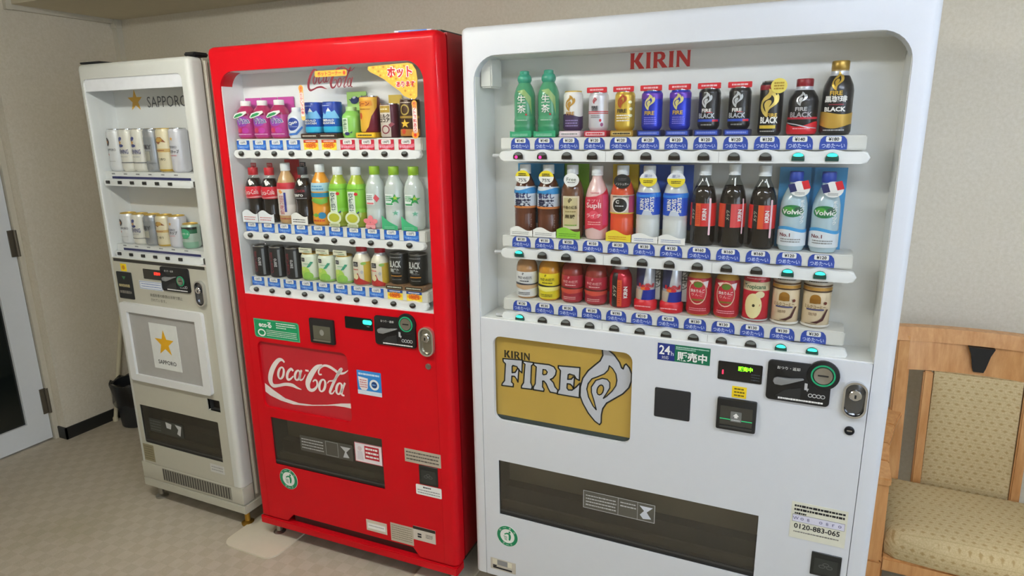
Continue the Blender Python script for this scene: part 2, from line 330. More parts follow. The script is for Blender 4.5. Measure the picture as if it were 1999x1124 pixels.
COLA=[[(0.1929,0.7537,0.0036),(0.1826,0.7622,0.0051),(0.1654,0.7583,0.0076),(0.141,0.7323,0.0096),(0.1228,0.699,0.0105),(0.1179,0.6708,0.0098),(0.1292,0.6556,0.0078),(0.1536,0.6592,0.0057),(0.1864,0.6689,0.006),(0.2178,0.67,0.0068),(0.2387,0.6635,0.0044),(0.2587,0.6591,0.0012)],[(0.1845,0.7121,0.0052),(0.1859,0.7217,0.005),(0.1845,0.7291,0.0042),(0.1806,0.7328,0.0033),(0.1749,0.732,0.0033),(0.1686,0.727,0.0043),(0.1629,0.7186,0.005),(0.1589,0.7085,0.0052),(0.1575,0.6988,0.005),(0.1589,0.6913,0.0043),(0.1629,0.6876,0.0033),(0.1686,0.6884,0.0033),(0.1749,0.6936,0.0043),(0.1806,0.702,0.0049),(0.1845,0.7121,0.0052)],[(0.2286,0.7252,0.0044),(0.2213,0.7328,0.0048),(0.2076,0.7223,0.0052),(0.1987,0.7045,0.0057),(0.2005,0.6899,0.0052),(0.2134,0.6935,0.0036),(0.2273,0.7064,0.0024)],[(0.2584,0.7138,0.0051),(0.2594,0.7218,0.0049),(0.2579,0.7279,0.0042),(0.2543,0.7309,0.0033),(0.2492,0.7302,0.0033),(0.2437,0.7259,0.0042),(0.2388,0.7189,0.0049),(0.2355,0.7106,0.0052),(0.2345,0.7025,0.005),(0.236,0.6964,0.0043),(0.2396,0.6934,0.0033),(0.2447,0.6941,0.0033),(0.2503,0.6984,0.0042),(0.2552,0.7054,0.0049),(0.2584,0.7138,0.0051)],[(0.2675,0.7349,0.004),(0.2578,0.7128,0.0043),(0.2569,0.6963,0.0041),(0.2702,0.7016,0.0023),(0.2825,0.7206,0.0015)],[(0.2843,0.7363,0.0035),(0.2993,0.7358,0.0035)],[(0.362,0.7656,0.0039),(0.3362,0.7545,0.0077),(0.3096,0.7244,0.0102),(0.2901,0.6894,0.0103),(0.294,0.6662,0.0076),(0.3115,0.6654,0.0056),(0.3299,0.6824,0.004),(0.3315,0.7019,0.0039),(0.3224,0.7049,0.0031),(0.3135,0.6972,0.0024)],[(0.3559,0.731,0.0027),(0.3449,0.7294,0.0031),(0.3432,0.7411,0.0031),(0.3536,0.756,0.0034),(0.3723,0.7661,0.0041),(0.3934,0.7636,0.0054),(0.4119,0.7556,0.0053),(0.4302,0.7465,0.005),(0.4519,0.7487,0.0034),(0.4737,0.7641,0.0011)],[(0.3669,0.6909,0.0051),(0.3681,0.7007,0.0049),(0.3664,0.7081,0.0041),(0.3623,0.7118,0.0032),(0.3565,0.711,0.0032),(0.3502,0.7058,0.0042),(0.3446,0.6972,0.0049),(0.3408,0.687,0.0051),(0.3397,0.6771,0.0049),(0.3413,0.6696,0.0042),(0.3455,0.6659,0.0032),(0.3513,0.6668,0.0032),(0.3577,0.6721,0.0042),(0.3632,0.6807,0.0049),(0.3669,0.6909,0.0051)],[(0.3772,0.7001,0.0016),(0.3855,0.7098,0.0023),(0.4081,0.7173,0.0031),(0.4354,0.7505,0.0045),(0.4452,0.7635,0.0038),(0.4353,0.7588,0.0038),(0.4163,0.7269,0.005),(0.3947,0.6899,0.0054),(0.3846,0.667,0.0047),(0.3957,0.6653,0.0027),(0.4068,0.679,0.0016)],[(0.4378,0.6896,0.005),(0.4387,0.6985,0.0048),(0.4372,0.7053,0.0041),(0.4334,0.7087,0.0032),(0.4282,0.7079,0.0032),(0.4226,0.7032,0.0041),(0.4176,0.6954,0.0049),(0.4143,0.686,0.005),(0.4133,0.677,0.0048),(0.4148,0.6702,0.0042),(0.4186,0.6668,0.0032),(0.4239,0.6676,0.0032),(0.4295,0.6724,0.0041),(0.4345,0.6803,0.0049),(0.4378,0.6896,0.005)],[(0.4534,0.7134,0.0039),(0.4417,0.6906,0.0042),(0.4348,0.6684,0.0043),(0.4465,0.6647,0.0027)]]
RIBBON=[(0.0896,0.66),(0.1294,0.6369),(0.1794,0.6133),(0.2409,0.604),(0.3026,0.6073),(0.3688,0.618),(0.429,0.6325),(0.4801,0.6403),(0.4783,0.62),(0.4424,0.6214),(0.3985,0.6194),(0.3381,0.6096),(0.2763,0.5995),(0.2138,0.5943),(0.1567,0.6008),(0.1103,0.6137),(0.0876,0.626)]

# ------------------------------------------------------------------ common colours
WHITE = M('d6dadf', 0.42, var=0.015); WHITE2 = M('dcdcd6', 0.4, var=0.02); OFFW = M('cfcdc2', 0.45, var=0.03)
BLACK = M('17181a', 0.35); BLACKG = M('0c0d0f', 0.12, coat=0.4); DGREY = M('3a3a38', 0.45); GREY = M('8b8c8c', 0.45); LGREY = M('b9babb', 0.4)
CHROME = M('d5d6d8', 0.12, 1.0, var=0.02); STEEL = M('a9a59b', 0.35, 0.9, var=0.04); BRASS = M('b98f3a', 0.3, 0.9)
REDP = M('c60c19', 0.45, var=0.02, coat=0.16, spec=0.10); REDD = M('9a0f18', 0.35, var=0.02)
BLUE = M('2745a8', 0.4); NAVY = M('1d2560', 0.4); GREEN = M('118a5b', 0.4); YEL = M('f2d21c', 0.45); INK = M('15151a', 0.6); PAPER = M('eeeeea', 0.6)
GOLD = M('c6a03c', 0.3, 0.35, var=0.03); GOLDF = M('d3ae4a', 0.35, 0.5); SILV = M('c9ccd4', 0.3, 0.3)

# ------------------------------------------------------------------ room
XL, YB, ZS = -3.44, 2.50, 2.145
def sbox(name, *a): return struct(MB().box(*a).build(name))
sbox('floor', -4.4, 2.7, -3.0, 2.6, -0.06, 0.0, FLOOR)
sbox('wall_back', -3.6, 2.7, YB, YB + 0.1, 0, 2.3, WALL)
b = MB(); b.box(-3.62, XL, 1.87, YB, 0, 2.3, WALL)
b.box(-3.62, XL, 0.90, 1.87, 2.06, 2.3, WALL); b.box(-3.62, XL, -3.0, 0.90, 0, 2.3, WALL)
struct(b.build('wall_left'))
b = MB(); b.box(-3.6, 1.0, -3.1, -3.0, 0, 2.3, WALL).box(2.5, 2.7, -3.1, -3.0, 0, 2.3, WALL).box(1.0, 2.5, -3.1, -3.0, 0, 0.8, WALL).box(1.0, 2.5, -3.1, -3.0, 2.1, 2.3, WALL)
struct(b.build('wall_rear'))
w2 = struct(MB().box(1.0, 2.5, -3.055, -3.05, 0.8, 2.1, PANE).build('fill_window_2'))  # unseen window, added to the rear wall for the fill light
b = MB()
for x in (1.0, 1.73, 2.46): b.box(x, x + 0.04, -3.08, -3.02, 0.8, 2.1, LGREY)
for z in (0.8, 2.06): b.box(1.0, 2.5, -3.08, -3.02, z, z + 0.04, LGREY)
b.build('window_frame', w2)
b = MB(); wy0, wy1, wz0, wz1 = -1.9, 0.7, 0.8, 2.1
b.box(2.6, 2.7, -3.0, wy0, 0, 2.3, WALL); b.box(2.6, 2.7, wy1, YB, 0, 2.3, WALL); b.box(2.6, 2.7, wy0, wy1, 0, wz0, WALL); b.box(2.6, 2.7, wy0, wy1, wz1, 2.3, WALL)
struct(b.build('wall_right'))
win = struct(MB().box(2.645, 2.65, wy0, wy1, wz0, wz1, PANE).build('window_1'))
b = MB()
for y in (wy0, (wy0 + wy1) / 2 - 0.02, wy1 - 0.04): b.box(2.62, 2.68, y, y + 0.04, wz0, wz1, LGREY)
for z in (wz0, wz1 - 0.04): b.box(2.62, 2.68, wy0, wy1, z, z + 0.04, LGREY)
b.build('window_frame', win)
CEIL = M('d3cab2', 0.9, var=0.04, scale=20)
sbox('ceiling', -3.62, 2.7, -3.0, YB + 0.1, 2.3, 2.38, CEIL)
struct(MB().box(XL, 2.6, 1.975, YB, ZS, 2.3, CEIL).build('trim_1'), 'lowered beige ceiling bulkhead above the machines')
BASEB = M('1f201e', 0.5)
struct(MB().box(XL, XL + 0.008, 1.862, YB, 0, 0.064, BASEB).box(-3.5, XL + 0.008, 1.862, 1.87, 0, 0.064, BASEB).build('baseboard_left'))
struct(MB().box(XL + 0.008, 2.6, YB - 0.008, YB, 0, 0.064, BASEB).build('baseboard_back'))
# glazed door in the left wall
DOORW = M('dfe3e6', 0.4, var=0.02)
dr = struct(MB().box(-3.555, -3.515, 1.735, 1.84, 0.01, 2.05, DOORW).box(-3.555, -3.515, 0.93, 1.05, 0.01, 2.05, DOORW)
            .box(-3.555, -3.515, 1.05, 1.735, 0.01, 0.125, DOORW).box(-3.555, -3.515, 1.05, 1.735, 1.93, 2.05, DOORW).build('door_1'), 'white glazed door at the far left')
DOORGL = M('141a19', 0.08, coat=0.3)
MB().box(-3.540, -3.530, 1.05, 1.735, 0.125, 1.93, DOORGL).build('door_glass', dr, 'dark glass pane')
HINGE = M('6b6458', 0.4, 0.6)
for z0, z1 in ((0.98, 1.11), (0.15, 0.285)):
    hb = MB(); hb.box(-3.515, -3.508, 1.818, 1.85, z0, z1, HINGE); hb.tube([(-3.503, 1.846, z0), (-3.503, 1.846, z1)], 0.008, HINGE)
    hb.build('hinge', dr)
struct(MB().box(-3.60, -3.50, 1.845, 1.869, 0, 2.06, M('c9c3b2', 0.5)).box(-3.60, -3.50, 0.90, 0.925, 0, 2.06, M('c9c3b2', 0.5)).build('trim_2'), 'door jamb')
# cable conduit
CONDM = M('d2cdbd', 0.5)
cb = MB(); cb.box(XL, XL + 0.022, 1.975, 2.478, ZS - 0.022, ZS, CONDM); cb.box(XL, XL + 0.024, 1.950, 1.975, ZS - 0.024, 2.3, CONDM)
cb.box(XL, XL + 0.034, 2.468, YB, 0.07, ZS, CONDM); cb.rbox(XL, XL + 0.042, 2.458, YB, ZS - 0.05, ZS, CONDM, 0.006)
tagm(cb.build('cable_conduit'), 'cream cable conduit running down the far corner of the wall', 'conduit')
# ceiling lamps outside the picture; the last two are added as fill
for lx, ly, lwd, lc, lk in ((-1.45, 0.62, 'above the red machine aisle', 'fbfbf6', 1.0), (0.62, 0.55, 'above the wooden chair aisle', 'e0ebff', 0.70), (1.85, 1.30, 'added near the side window to brighten wall and chair', 'd6e4ff', 0.46), (-0.8, -1.5, 'added at the rear of the room as frontal fill', 'fff8ea', 0.12)):
    t = thing('ceiling_light', 'bare tube fluorescent ceiling fixture ' + lwd, 'ceiling light', (lx, ly, 2.3), 0, 'ceiling fixtures of the room')
    MB().rbox(-0.62, 0.62, -0.06, 0.06, -0.04, 0.0, WHITE2, 0.006).box(-0.62, -0.58, -0.05, 0.05, -0.10, -0.04, WHITE2).box(0.58, 0.62, -0.05, 0.05, -0.10, -0.04, WHITE2).build('housing', t)
    for ty in (-0.032, 0.032): MB().tube([(-0.58, ty, -0.075), (0.58, ty, -0.075)], 0.016, M(lc, 0.5, emit=LAMP_STRENGTH * lk, var=0.0), 12).build('tube', t)

# ------------------------------------------------------------------ wastebasket, stick, floor plates
t = thing('wastebasket', 'small black wastebasket with a plastic bag by the left wall', 'wastebasket', (-3.275, 2.165, 0))
BIN = M('23262a', 0.4)
MB().lathe([(0.080, 0.0), (0.088, 0.004), (0.105, 0.235), (0.112, 0.238), (0.112, 0.246), (0.100, 0.246), (0.082, 0.012), (0.0, 0.010)], BIN, 28).build('bin_body', t)
bg = MB(); seg = 28; rings = []
for k, (r, h) in enumerate(((0.104, 0.252), (0.1165, 0.252), (0.118, 0.225), (0.1135, 0.175), (0.1115, 0.135))):
    rings.append([((r + 0.004 * math.sin(i * 5.3 + k * 2)) * math.sin(2 * PI * i / seg), -(r + 0.004 * math.sin(i * 5.3 + k * 2)) * math.cos(2 * PI * i / seg), h + 0.010 * math.sin(i * 2.1 + k)) for i in range(seg)])
vv = [p for r in rings for p in r]
bg.add(vv, [(k * seg + i, k * seg + (i + 1) % seg, (k + 1) * seg + (i + 1) % seg, (k + 1) * seg + i) for k in range(4) for i in range(seg)], glass_mat('bag_film', (0.30, 0.31, 0.33), 1.5, 0.25, 1.5), True)
bg.build('plastic_bag', t, 'translucent grey plastic bag folded over the rim')
PM = M('cfc8ae', 0.5)
sk = MB(); sk.tube([(-3.414, 2.115, 0.004), (-3.414, 2.290, 0.78)], 0.011, PM); sk.lathe([(0.0135, 0.0), (0.0135, 0.02), (0.010, 0.026)], PM, 12, (-3.414, 2.117, 0.0)); sk.lathe([(0.0125, 0.0), (0.0125, 0.012), (0.006, 0.018), (0.0, 0.019)], PM, 12, (-3.414, 2.290, 0.776))
tagm(sk.build('pole'), 'cream pole leaning behind the black wastebasket', 'pole')
CREAM = M('d8d0bb', 0.4, var=0.03)
def plate(name, x0, x1, y0, y1, label):
    l = rrect(x0, x1, y0, y1, 0.045, 6); bm = MB()
    k = len(l); bm.add([(x, y, 0.0005) for x, y in l] + [(x, y, 0.007) for x, y in l], [tuple(range(k))[::-1], tuple(range(k, 2 * k))] + [(i, (i + 1) % k, k + (i + 1) % k, k + i) for i in range(k)], CREAM)
    tagm(bm.build(name), label, 'floor plate', 'cream floor plates under the red machine')
plate('floor_plate', -1.962, -1.705, 1.535, 1.95, 'cream rounded floor plate under the near-left foot of the red machine')
plate('floor_plate', -1.165, -0.965, 1.535, 1.95, 'cream floor plate under the right foot of the red machine, mostly hidden')

# ------------------------------------------------------------------ armchair
ch = thing('armchair', 'beech wood armchair with beige patterned seat beside the white machine', 'chair', (0.52, 2.04, 0), math.radians(-2))
def cp(name, m, label=None): return m.build(name, ch, label)
for s in (-1, 1):
    cp('back_post', MB().beam((s * 0.205, 0.225, 0.0), (s * 0.200, 0.190, 0.44), 0.021, 0.022, 0.021, 0.024, WOOD).beam((s * 0.200, 0.190, 0.43), (s * 0.205, 0.268, 0.905), 0.021, 0.024, 0.020, 0.018, WOOD))
    a = MB()
    prev = None
    pts = [(s * 0.205, 0.235, 0.650), (s * 0.235, 0.12, 0.640), (s * 0.257, 0.0, 0.628), (s * 0.264, -0.10, 0.618), (s * 0.262, -0.19, 0.606)]
    for i in range(len(pts) - 1):
        a.beam(pts[i], pts[i + 1], 0.022 + 0.001 * i, 0.012, 0.023 + 0.001 * i, 0.012, WOOD, up=(0, 0, 1))
    cp('armrest', a)
    cp('front_leg', MB().beam((s * 0.245, -0.170, 0.0), (s * 0.258, -0.165, 0.36), 0.017, 0.018, 0.024, 0.024, WOOD).beam((s * 0.258, -0.165, 0.355), (s * 0.260, -0.160, 0.605), 0.024, 0.024, 0.021, 0.021, WOOD))
    cp('back_stile', MB().beam((s * 0.128, 0.196, 0.41), (s * 0.130, 0.250, 0.795), 0.013, 0.014, 0.013, 0.014, WOOD))
# crest rail with inlay, lower rail edge
cr = MB(); n = 14
def crest(z0, z1, y0, y1, hw, m, mb):
    v = []
    for i in range(n + 1):
        x = -hw + 2 * hw * i / n; bow = 0.030 * (1 - (x / hw) ** 2)
        for (yy, zz) in ((y0, z0), (y0 + 0.014, z1), (y1 + 0.014, z1), (y1, z0)): v.append((x, yy + bow, zz))
    f = [tuple(4 * i + k for k in (0, 1)) + (4 * i + 5, 4 * i + 4) for i in range(n)]
    fs = []
    for i in range(n):
        for k in range(4): fs.append((4 * i + k, 4 * i + (k + 1) % 4, 4 * i + 4 + (k + 1) % 4, 4 * i + 4 + k))
    fs += [(0, 3, 2, 1), (4 * n, 4 * n + 1, 4 * n + 2, 4 * n + 3)]
    mb.add(v, fs, m, True)
crest(0.797, 0.888, 0.232, 0.258, 0.190, WOOD, cr); cp('crest_rail', cr)
tr = MB(); crest(0.888, 0.930, 0.238, 0.276, 0.226, WOOD, tr); cp('top_rail', tr)
il = MB(); il.prism([(-0.034, 0.886), (-0.025, 0.862), (-0.017, 0.820), (-0.013, 0.808), (0.013, 0.808), (0.017, 0.820), (0.025, 0.862), (0.034, 0.886)], 0.256, 0.2765, BLACK)
cp('inlay', il, 'black tapered inlay in the crest rail')
bk = MB(); v = []; nx, nz = 8, 10
for j in range(nz + 1):
    for i in range(nx + 1):
        x = -0.114 + 0.228 * i / nx; z = 0.405 + 0.392 * j / nz; e = min(1, min(i, nx - i) / 1.0) * min(1, min(j, nz - j) / 1.0)
        v.append((x, 0.190 + (z - 0.41) * 0.14 - 0.010 * e, z))
fs = [(j * (nx + 1) + i, j * (nx + 1) + i + 1, (j + 1) * (nx + 1) + i + 1, (j + 1) * (nx + 1) + i) for j in range(nz) for i in range(nx)]
k = len(v); v += [(x, y + 0.026 if True else y, z) for x, y, z in v[:k]]
fs += [tuple(k + q for q in f[::-1]) for f in fs]
edge = [i for i in range(nx)] + [i * (nx + 1) + nx for i in range(nz)] + [nz * (nx + 1) + nx - i for i in range(nx)] + [(nz - i) * (nx + 1) for i in range(nz)]
fs += [(edge[(i + 1) % len(edge)], edge[i], k + edge[i], k + edge[(i + 1) % len(edge)]) for i in range(len(edge))]
bk.add(v, fs, FABRIC, True); cp('back_pad', bk)
sl = [(-0.222, 0.178), (-0.229, 0.0), (-0.234, -0.12), (-0.230, -0.160), (-0.205, -0.180), (-0.10, -0.187), (0, -0.189), (0.10, -0.187), (0.205, -0.180), (0.230, -0.160), (0.234, -0.12), (0.229, 0.0), (0.222, 0.178)]
sv = []; levels = ((0.985, 0.376), (1.0, 0.392), (1.005, 0.412), (0.985, 0.432), (0.93, 0.446), (0.82, 0.455), (0.60, 0.461), (0.30, 0.464)); ns = len(sl)
for k_, z_ in levels: sv += [(x * k_, (y + 0.005) * k_ - 0.005, z_) for x, y in sl]
sv.append((0, -0.005, 0.465)); fs = [tuple(range(ns))]
for j in range(len(levels) - 1):
    for i in range(ns): fs.append((j * ns + i, (j + 1) * ns + i, (j + 1) * ns + (i + 1) % ns, j * ns + (i + 1) % ns))
fs += [((len(levels) - 1) * ns + i, len(sv) - 1, (len(levels) - 1) * ns + (i + 1) % ns) for i in range(ns)]
cp('seat', MB().add(sv, fs, FABRIC, True))
cp('front_rail', MB().rbox(-0.236, 0.236, -0.182, -0.152, 0.330, 0.374, WOOD, 0.006))
for s in (-1, 1): cp('side_rail', MB().beam((s * 0.240, -0.15, 0.350), (s * 0.208, 0.19, 0.350), 0.011, 0.022, 0.011, 0.022, WOOD, up=(0, 0, 1)))
cp('rear_rail', MB().rbox(-0.188, 0.188, 0.185, 0.207, 0.33, 0.374, WOOD, 0.006))

# ------------------------------------------------------------------ vending machine pieces
EPS = 0.0007
def sticker(name, parent, u0, u1, z0, z1, m, r=0.0, y=0.0, th=0.0009, corners=(1, 1, 1, 1)):
    b = MB(); b.prism(rrect(u0, u1, z0, z1, r, 4, corners), y - th, y, m); b.y = y - th - 0.0003; b.nm = name; b.par = parent; return b
def fin(b, label=None): return b.build(b.nm, b.par, label)
TAGC = {}
LENS_OFF = M('6f7473', 0.15, coat=0.5); LENS_G = M('35e8c8', 0.2, emit=1.6, var=0); LENS_M = M('ff2c7c', 0.2, emit=2.0, var=0); BTN_G = M('0c4a42', 0.25, coat=0.4); BTN = M('221c1a', 0.25, coat=0.4)
def btn_white(kind):
    k = ('btnw', kind)
    if k in TAGC: return TAGC[k]
    b = MB(); L = [(-0.0145, -0.0095), (0.0145, -0.0095)] + [(0.0145 * math.cos(a), -0.003 + 0.0135 * math.sin(a)) for a in [PI * i / 10 for i in range(11)]]
    b.slab(L, -0.004, 0.004, BTN_G if kind == 'g' else BTN, 0.0015, 2)
    up = [(-0.0112, 0.0030), (0.0112, 0.0030)] + [(0.0112 * math.cos(a), 0.0030 + 0.0062 * math.sin(a)) for a in [PI * i / 8 for i in range(1, 8)]]
    lo = [(0.0112 * math.cos(a), 0.0030 - 0.0022 * math.sin(a)) for a in [PI * i / 8 for i in range(1, 8)]]
    lens = [(-0.0112, 0.0030)] + lo[::-1] + [(0.0112, 0.0030)] + up[2:]
    b.prism(lens, -0.0048, -0.003, LENS_G if kind == 'g' else LENS_OFF)
    if kind == 'm': b.prism(ell(-0.0045, -0.0040, 0.0042, 0.0042, 12), -0.0050, -0.003, LENS_M)
    o = b.build('selection_button'); TAGC[k] = o.data; bpy.data.objects.remove(o); return TAGC[k]
def btn_red(kind=0):
    k = ('btnr', kind)
    if k in TAGC: return TAGC[k]
    b = MB(); L = ell(0, 0, 0.0108, 0.0085, 20); b.slab(L, -0.004, 0.004, BTN, 0.0015, 2); b.prism(ell(0, 0.0038, 0.0085, 0.0040, 16), -0.0048, -0.003, LENS_OFF)
    o = b.build('selection_button'); TAGC[k] = o.data; bpy.data.objects.remove(o); return TAGC[k]
def btn_small():
    if 'btns' in TAGC: return TAGC['btns']
    b = MB(); b.slab(rrect(-0.010, 0.010, -0.006, 0.006, 0.001, 2), -0.003, 0.004, BLACK, 0.001, 1); b.prism(rrect(-0.009, -0.001, -0.005, 0.005), -0.0034, -0.002, M('2e2e30', 0.2))
    o = b.build('selection_button'); TAGC['btns'] = o.data; bpy.data.objects.remove(o); return TAGC['btns']
def rail(parent, u0, u1, zc, hh, us, style, y0, y1, label=None):
    """white button bar with rounded ends, swelling at each button"""
    top = []; bot = []; n = 160
    for i in range(n + 1):
        u = u0 + (u1 - u0) * i / n; e = min(u - u0, u1 - u); r = hh
        c = hh * math.sqrt(max(0, 1 - (1 - min(e / r, 1)) ** 2)) if e < r else hh
        d = min(abs(u - q) for q in us); bump = 0.5 + 0.5 * math.cos(PI * min(d / 0.030, 1))
        ht = c * (1 + (0.36 if style == 'w' else 0.28 if style == 'r' else 0.0) * bump); hb = c * (1 + (0.12 if style == 'r' else 0.0) * bump)
        top.append((u, zc + ht)); bot.append((u, zc - hb))
    b = MB(); b.slab(bot[1:-1] + [(u1, zc)] + top[1:-1][::-1] + [(u0, zc)], y0, y1, RAILW, 0.004 if style != 's' else 0.006, 3)
    for g in range(4, len(us), 4):
        if style == 'w': b.box((us[g] + us[g - 1]) / 2 - 0.0004, (us[g] + us[g - 1]) / 2 + 0.0004, y0 - 0.0003, y0 + 0.004, zc - hh * 0.95, zc + hh * 0.95, GREY)
    if style == 'w':
        b.tube([(u0 - 0.022, (y0 + y1) / 2, zc), (u0 + 0.01, (y0 + y1) / 2, zc)], 0.006, LGREY, 8)
    return b.build('button_rail', parent, label)
RAILW = M('eef0f0', 0.25, var=0.01)

def price_tag(style, price):
    k = ('tag', style, price)
    if k in TAGC: return TAGC[k]
    b = MB()
    if style == 'w':
        hw, h = 0.0295, 0.0315
        L = [(-hw, 0), (hw, 0), (hw, h * 0.45), (hw * 0.93, h * 0.75), (hw * 0.74, h * 0.96), (hw * 0.6, h), (-hw * 0.6, h), (-hw * 0.74, h * 0.96), (-hw * 0.93, h * 0.75), (-hw, h * 0.45)]
        b.prism(L, -0.001, 0, M('2c4aa6', 0.35)); b.prism(rrect(-0.0165, 0.0165, 0.0180, 0.0305, 0.003, 3), -0.0016, -0.001, PAPER)
        b.text(price, 0, 0.0242, 0.0085, -0.0019, INK, bold=0.03, wmax=0.028); b.text('つめた〜い', 0, 0.0090, 0.011, -0.0014, M('c9d2ee', 0.5), wmax=0.050, bold=0.02)
    elif style in ('rb', 'rr'):
        hw, h = 0.0275, 0.0310
        b.prism(rrect(-hw, hw, 0, h, 0.001, 2), -0.001, 0, M('1f5cb8', 0.35) if style == 'rb' else M('c01f38', 0.35))
        b.prism([(-hw, h * 0.30), (0, h * 0.12), (hw, h * 0.30), (hw, h * 0.60), (0, h * 0.42), (-hw, h * 0.60)], -0.0013, -0.001, M('3d82d6', 0.35) if style == 'rb' else M('e2788a', 0.4))
        b.prism(rrect(-0.017, 0.017, h - 0.014, h - 0.0005, 0.003, 3), -0.0016, -0.001, PAPER); b.text(price, 0, h - 0.0072, 0.0085, -0.0019, INK if style == 'rr' else M('4a5a80', 0.5), wmax=0.03, bold=0.02)
        b.text('つめた〜い' if style == 'rb' else 'あったか〜い', 0, 0.0090, 0.0075, -0.0017, M('d6e4f8', 0.5), wmax=0.048)
    else:
        hw, h = 0.0285, 0.0315
        b.prism(rrect(-hw, hw, 0, h, 0.001, 2), -0.001, 0, M('f7e14a', 0.4)); b.prism(rrect(-hw, hw, h * 0.70, h, 0), -0.0012, -0.001, M('c8402a', 0.4) if style == 'oo' else M('2f4f9a', 0.4))
        b.prism([(hw * 0.95 * math.cos(2 * PI * i / 24) * (1 if i % 2 else 0.86), h * 0.44 + 0.0105 * math.sin(2 * PI * i / 24) * (1 if i % 2 else 0.8)) for i in range(24)], -0.0015, -0.001, M('f49a22', 0.4))
        b.text('100円', 0, h * 0.44, 0.0135, -0.0019, M('c8381c', 0.5), wmax=0.046, bold=0.03); b.lines(-0.02, 0.02, h * 0.76, h * 0.96, 1, -0.0015, PAPER)
    o = b.build('price_tag'); TAGC[k] = o.data; bpy.data.objects.remove(o); return TAGC[k]

def frame_u(name, parent, u0, u1, z0, z1, hu0, hu1, htop, hr, depth, m, bev_out, bev_in=0.003, hz0=None, hole_r_low=0.0):
    """door frame: an inverted U (hz0 None) or a plate with a window hole, round outer edges"""
    n = 8
    arc = [(hu1 - hr + hr * math.cos(a), htop - hr + hr * math.sin(a)) for a in [0.5 * PI * i / n for i in range(n + 1)]] + [(hu0 + hr + hr * math.cos(a), htop - hr + hr * math.sin(a)) for a in [0.5 * PI + 0.5 * PI * i / n for i in range(n + 1)]]
    bm = bmesh.new(); out = [(u0, z0), (hu0, z0)] + arc[::-1] + [(hu1, z0), (u1, z0), (u1, z1), (u0, z1)]
    vf = [bm.verts.new((x, 0, z)) for x, z in out]; vb = [bm.verts.new((x, depth, z)) for x, z in out]; k = len(out)
    ff = bm.faces.new(vf); bm.faces.new(vb[::-1]); sides = [bm.faces.new((vf[i], vb[i], vb[(i + 1) % k], vf[(i + 1) % k])) for i in range(k)]
    bm.edges.ensure_lookup_table()
    E = lambda a, b: bm.edges.get((a, b))
    outer = [E(vf[k - 3], vf[k - 2]), E(vf[k - 2], vf[k - 1]), E(vf[k - 1], vf[0])]
    corners = [E(vf[k - 2], vb[k - 2]), E(vf[k - 1], vb[k - 1])]
    inner = [E(vf[i], vf[i + 1]) for i in range(1, k - 4)]
    bmesh.ops.bevel(bm, geom=outer + corners, offset=bev_out, segments=5, affect='EDGES', profile=0.5, clamp_overlap=True)
    b = MB(); b.frombm(bm, m, True)
    return b.build(name, parent)
def interior(parent, u0, u1, z0, z1, d, m, mtop=None, y0=0.006):
    b = MB(); t = 0.004
    b.box(u0 - t, u1 + t, d, d + t, z0 - t, z1 + t, m)
    b.box(u0 - t, u0, y0, d, z0, z1, m); b.box(u1, u1 + t, y0, d, z0, z1, m); b.box(u0 - t, u1 + t, y0, d, z1, z1 + t, mtop or m); b.box(u0 - t, u1 + t, y0, d, z0 - t, z0, m)
    return b
def slot(parent, u0, u1, z0, z1, depth, mback, sag=0.45):
    """dispensing recess with smoked flap"""
    b = MB(); t = 0.003
    b.box(u0 - t, u1 + t, depth, depth + t, z0, z1, mback); b.box(u0 - t, u0, 0.003, depth, z0, z1, DGREY); b.box(u1, u1 + t, 0.003, depth, z0, z1, DGREY)
    b.box(u0 - t, u1 + t, 0.003, depth, z1, z1 + t, DGREY); b.box(u0 - t, u1 + t, 0.003, depth, z0 - t, z0, DGREY)
    h = z1 - z0
    b.box(u0, u1, depth * 0.55, depth, z0, z0 + h * 0.42, M('2b2b27', 0.4)); b.box(u0, u1, 0.004, 0.02, z0, z0 + h * 0.10, BLACK); b.box(u0, u1, 0.024, 0.034, z0, z0 + h * 0.20, M('4a463c', 0.4))
    r = b.build('dispensing_recess', parent)
    f = MB(); f.box(u0 + 0.002, u1 - 0.002, 0.0035, 0.006, z0 + h * 0.08, z1 - 0.003, FLAP); f.box(u0 + 0.002, u1 - 0.002, 0.002, 0.008, z0 + h * 0.06, z0 + h * 0.09, DGREY)
    fl = f.build('dispensing_flap', parent, 'smoked clear flap')
    return r, fl
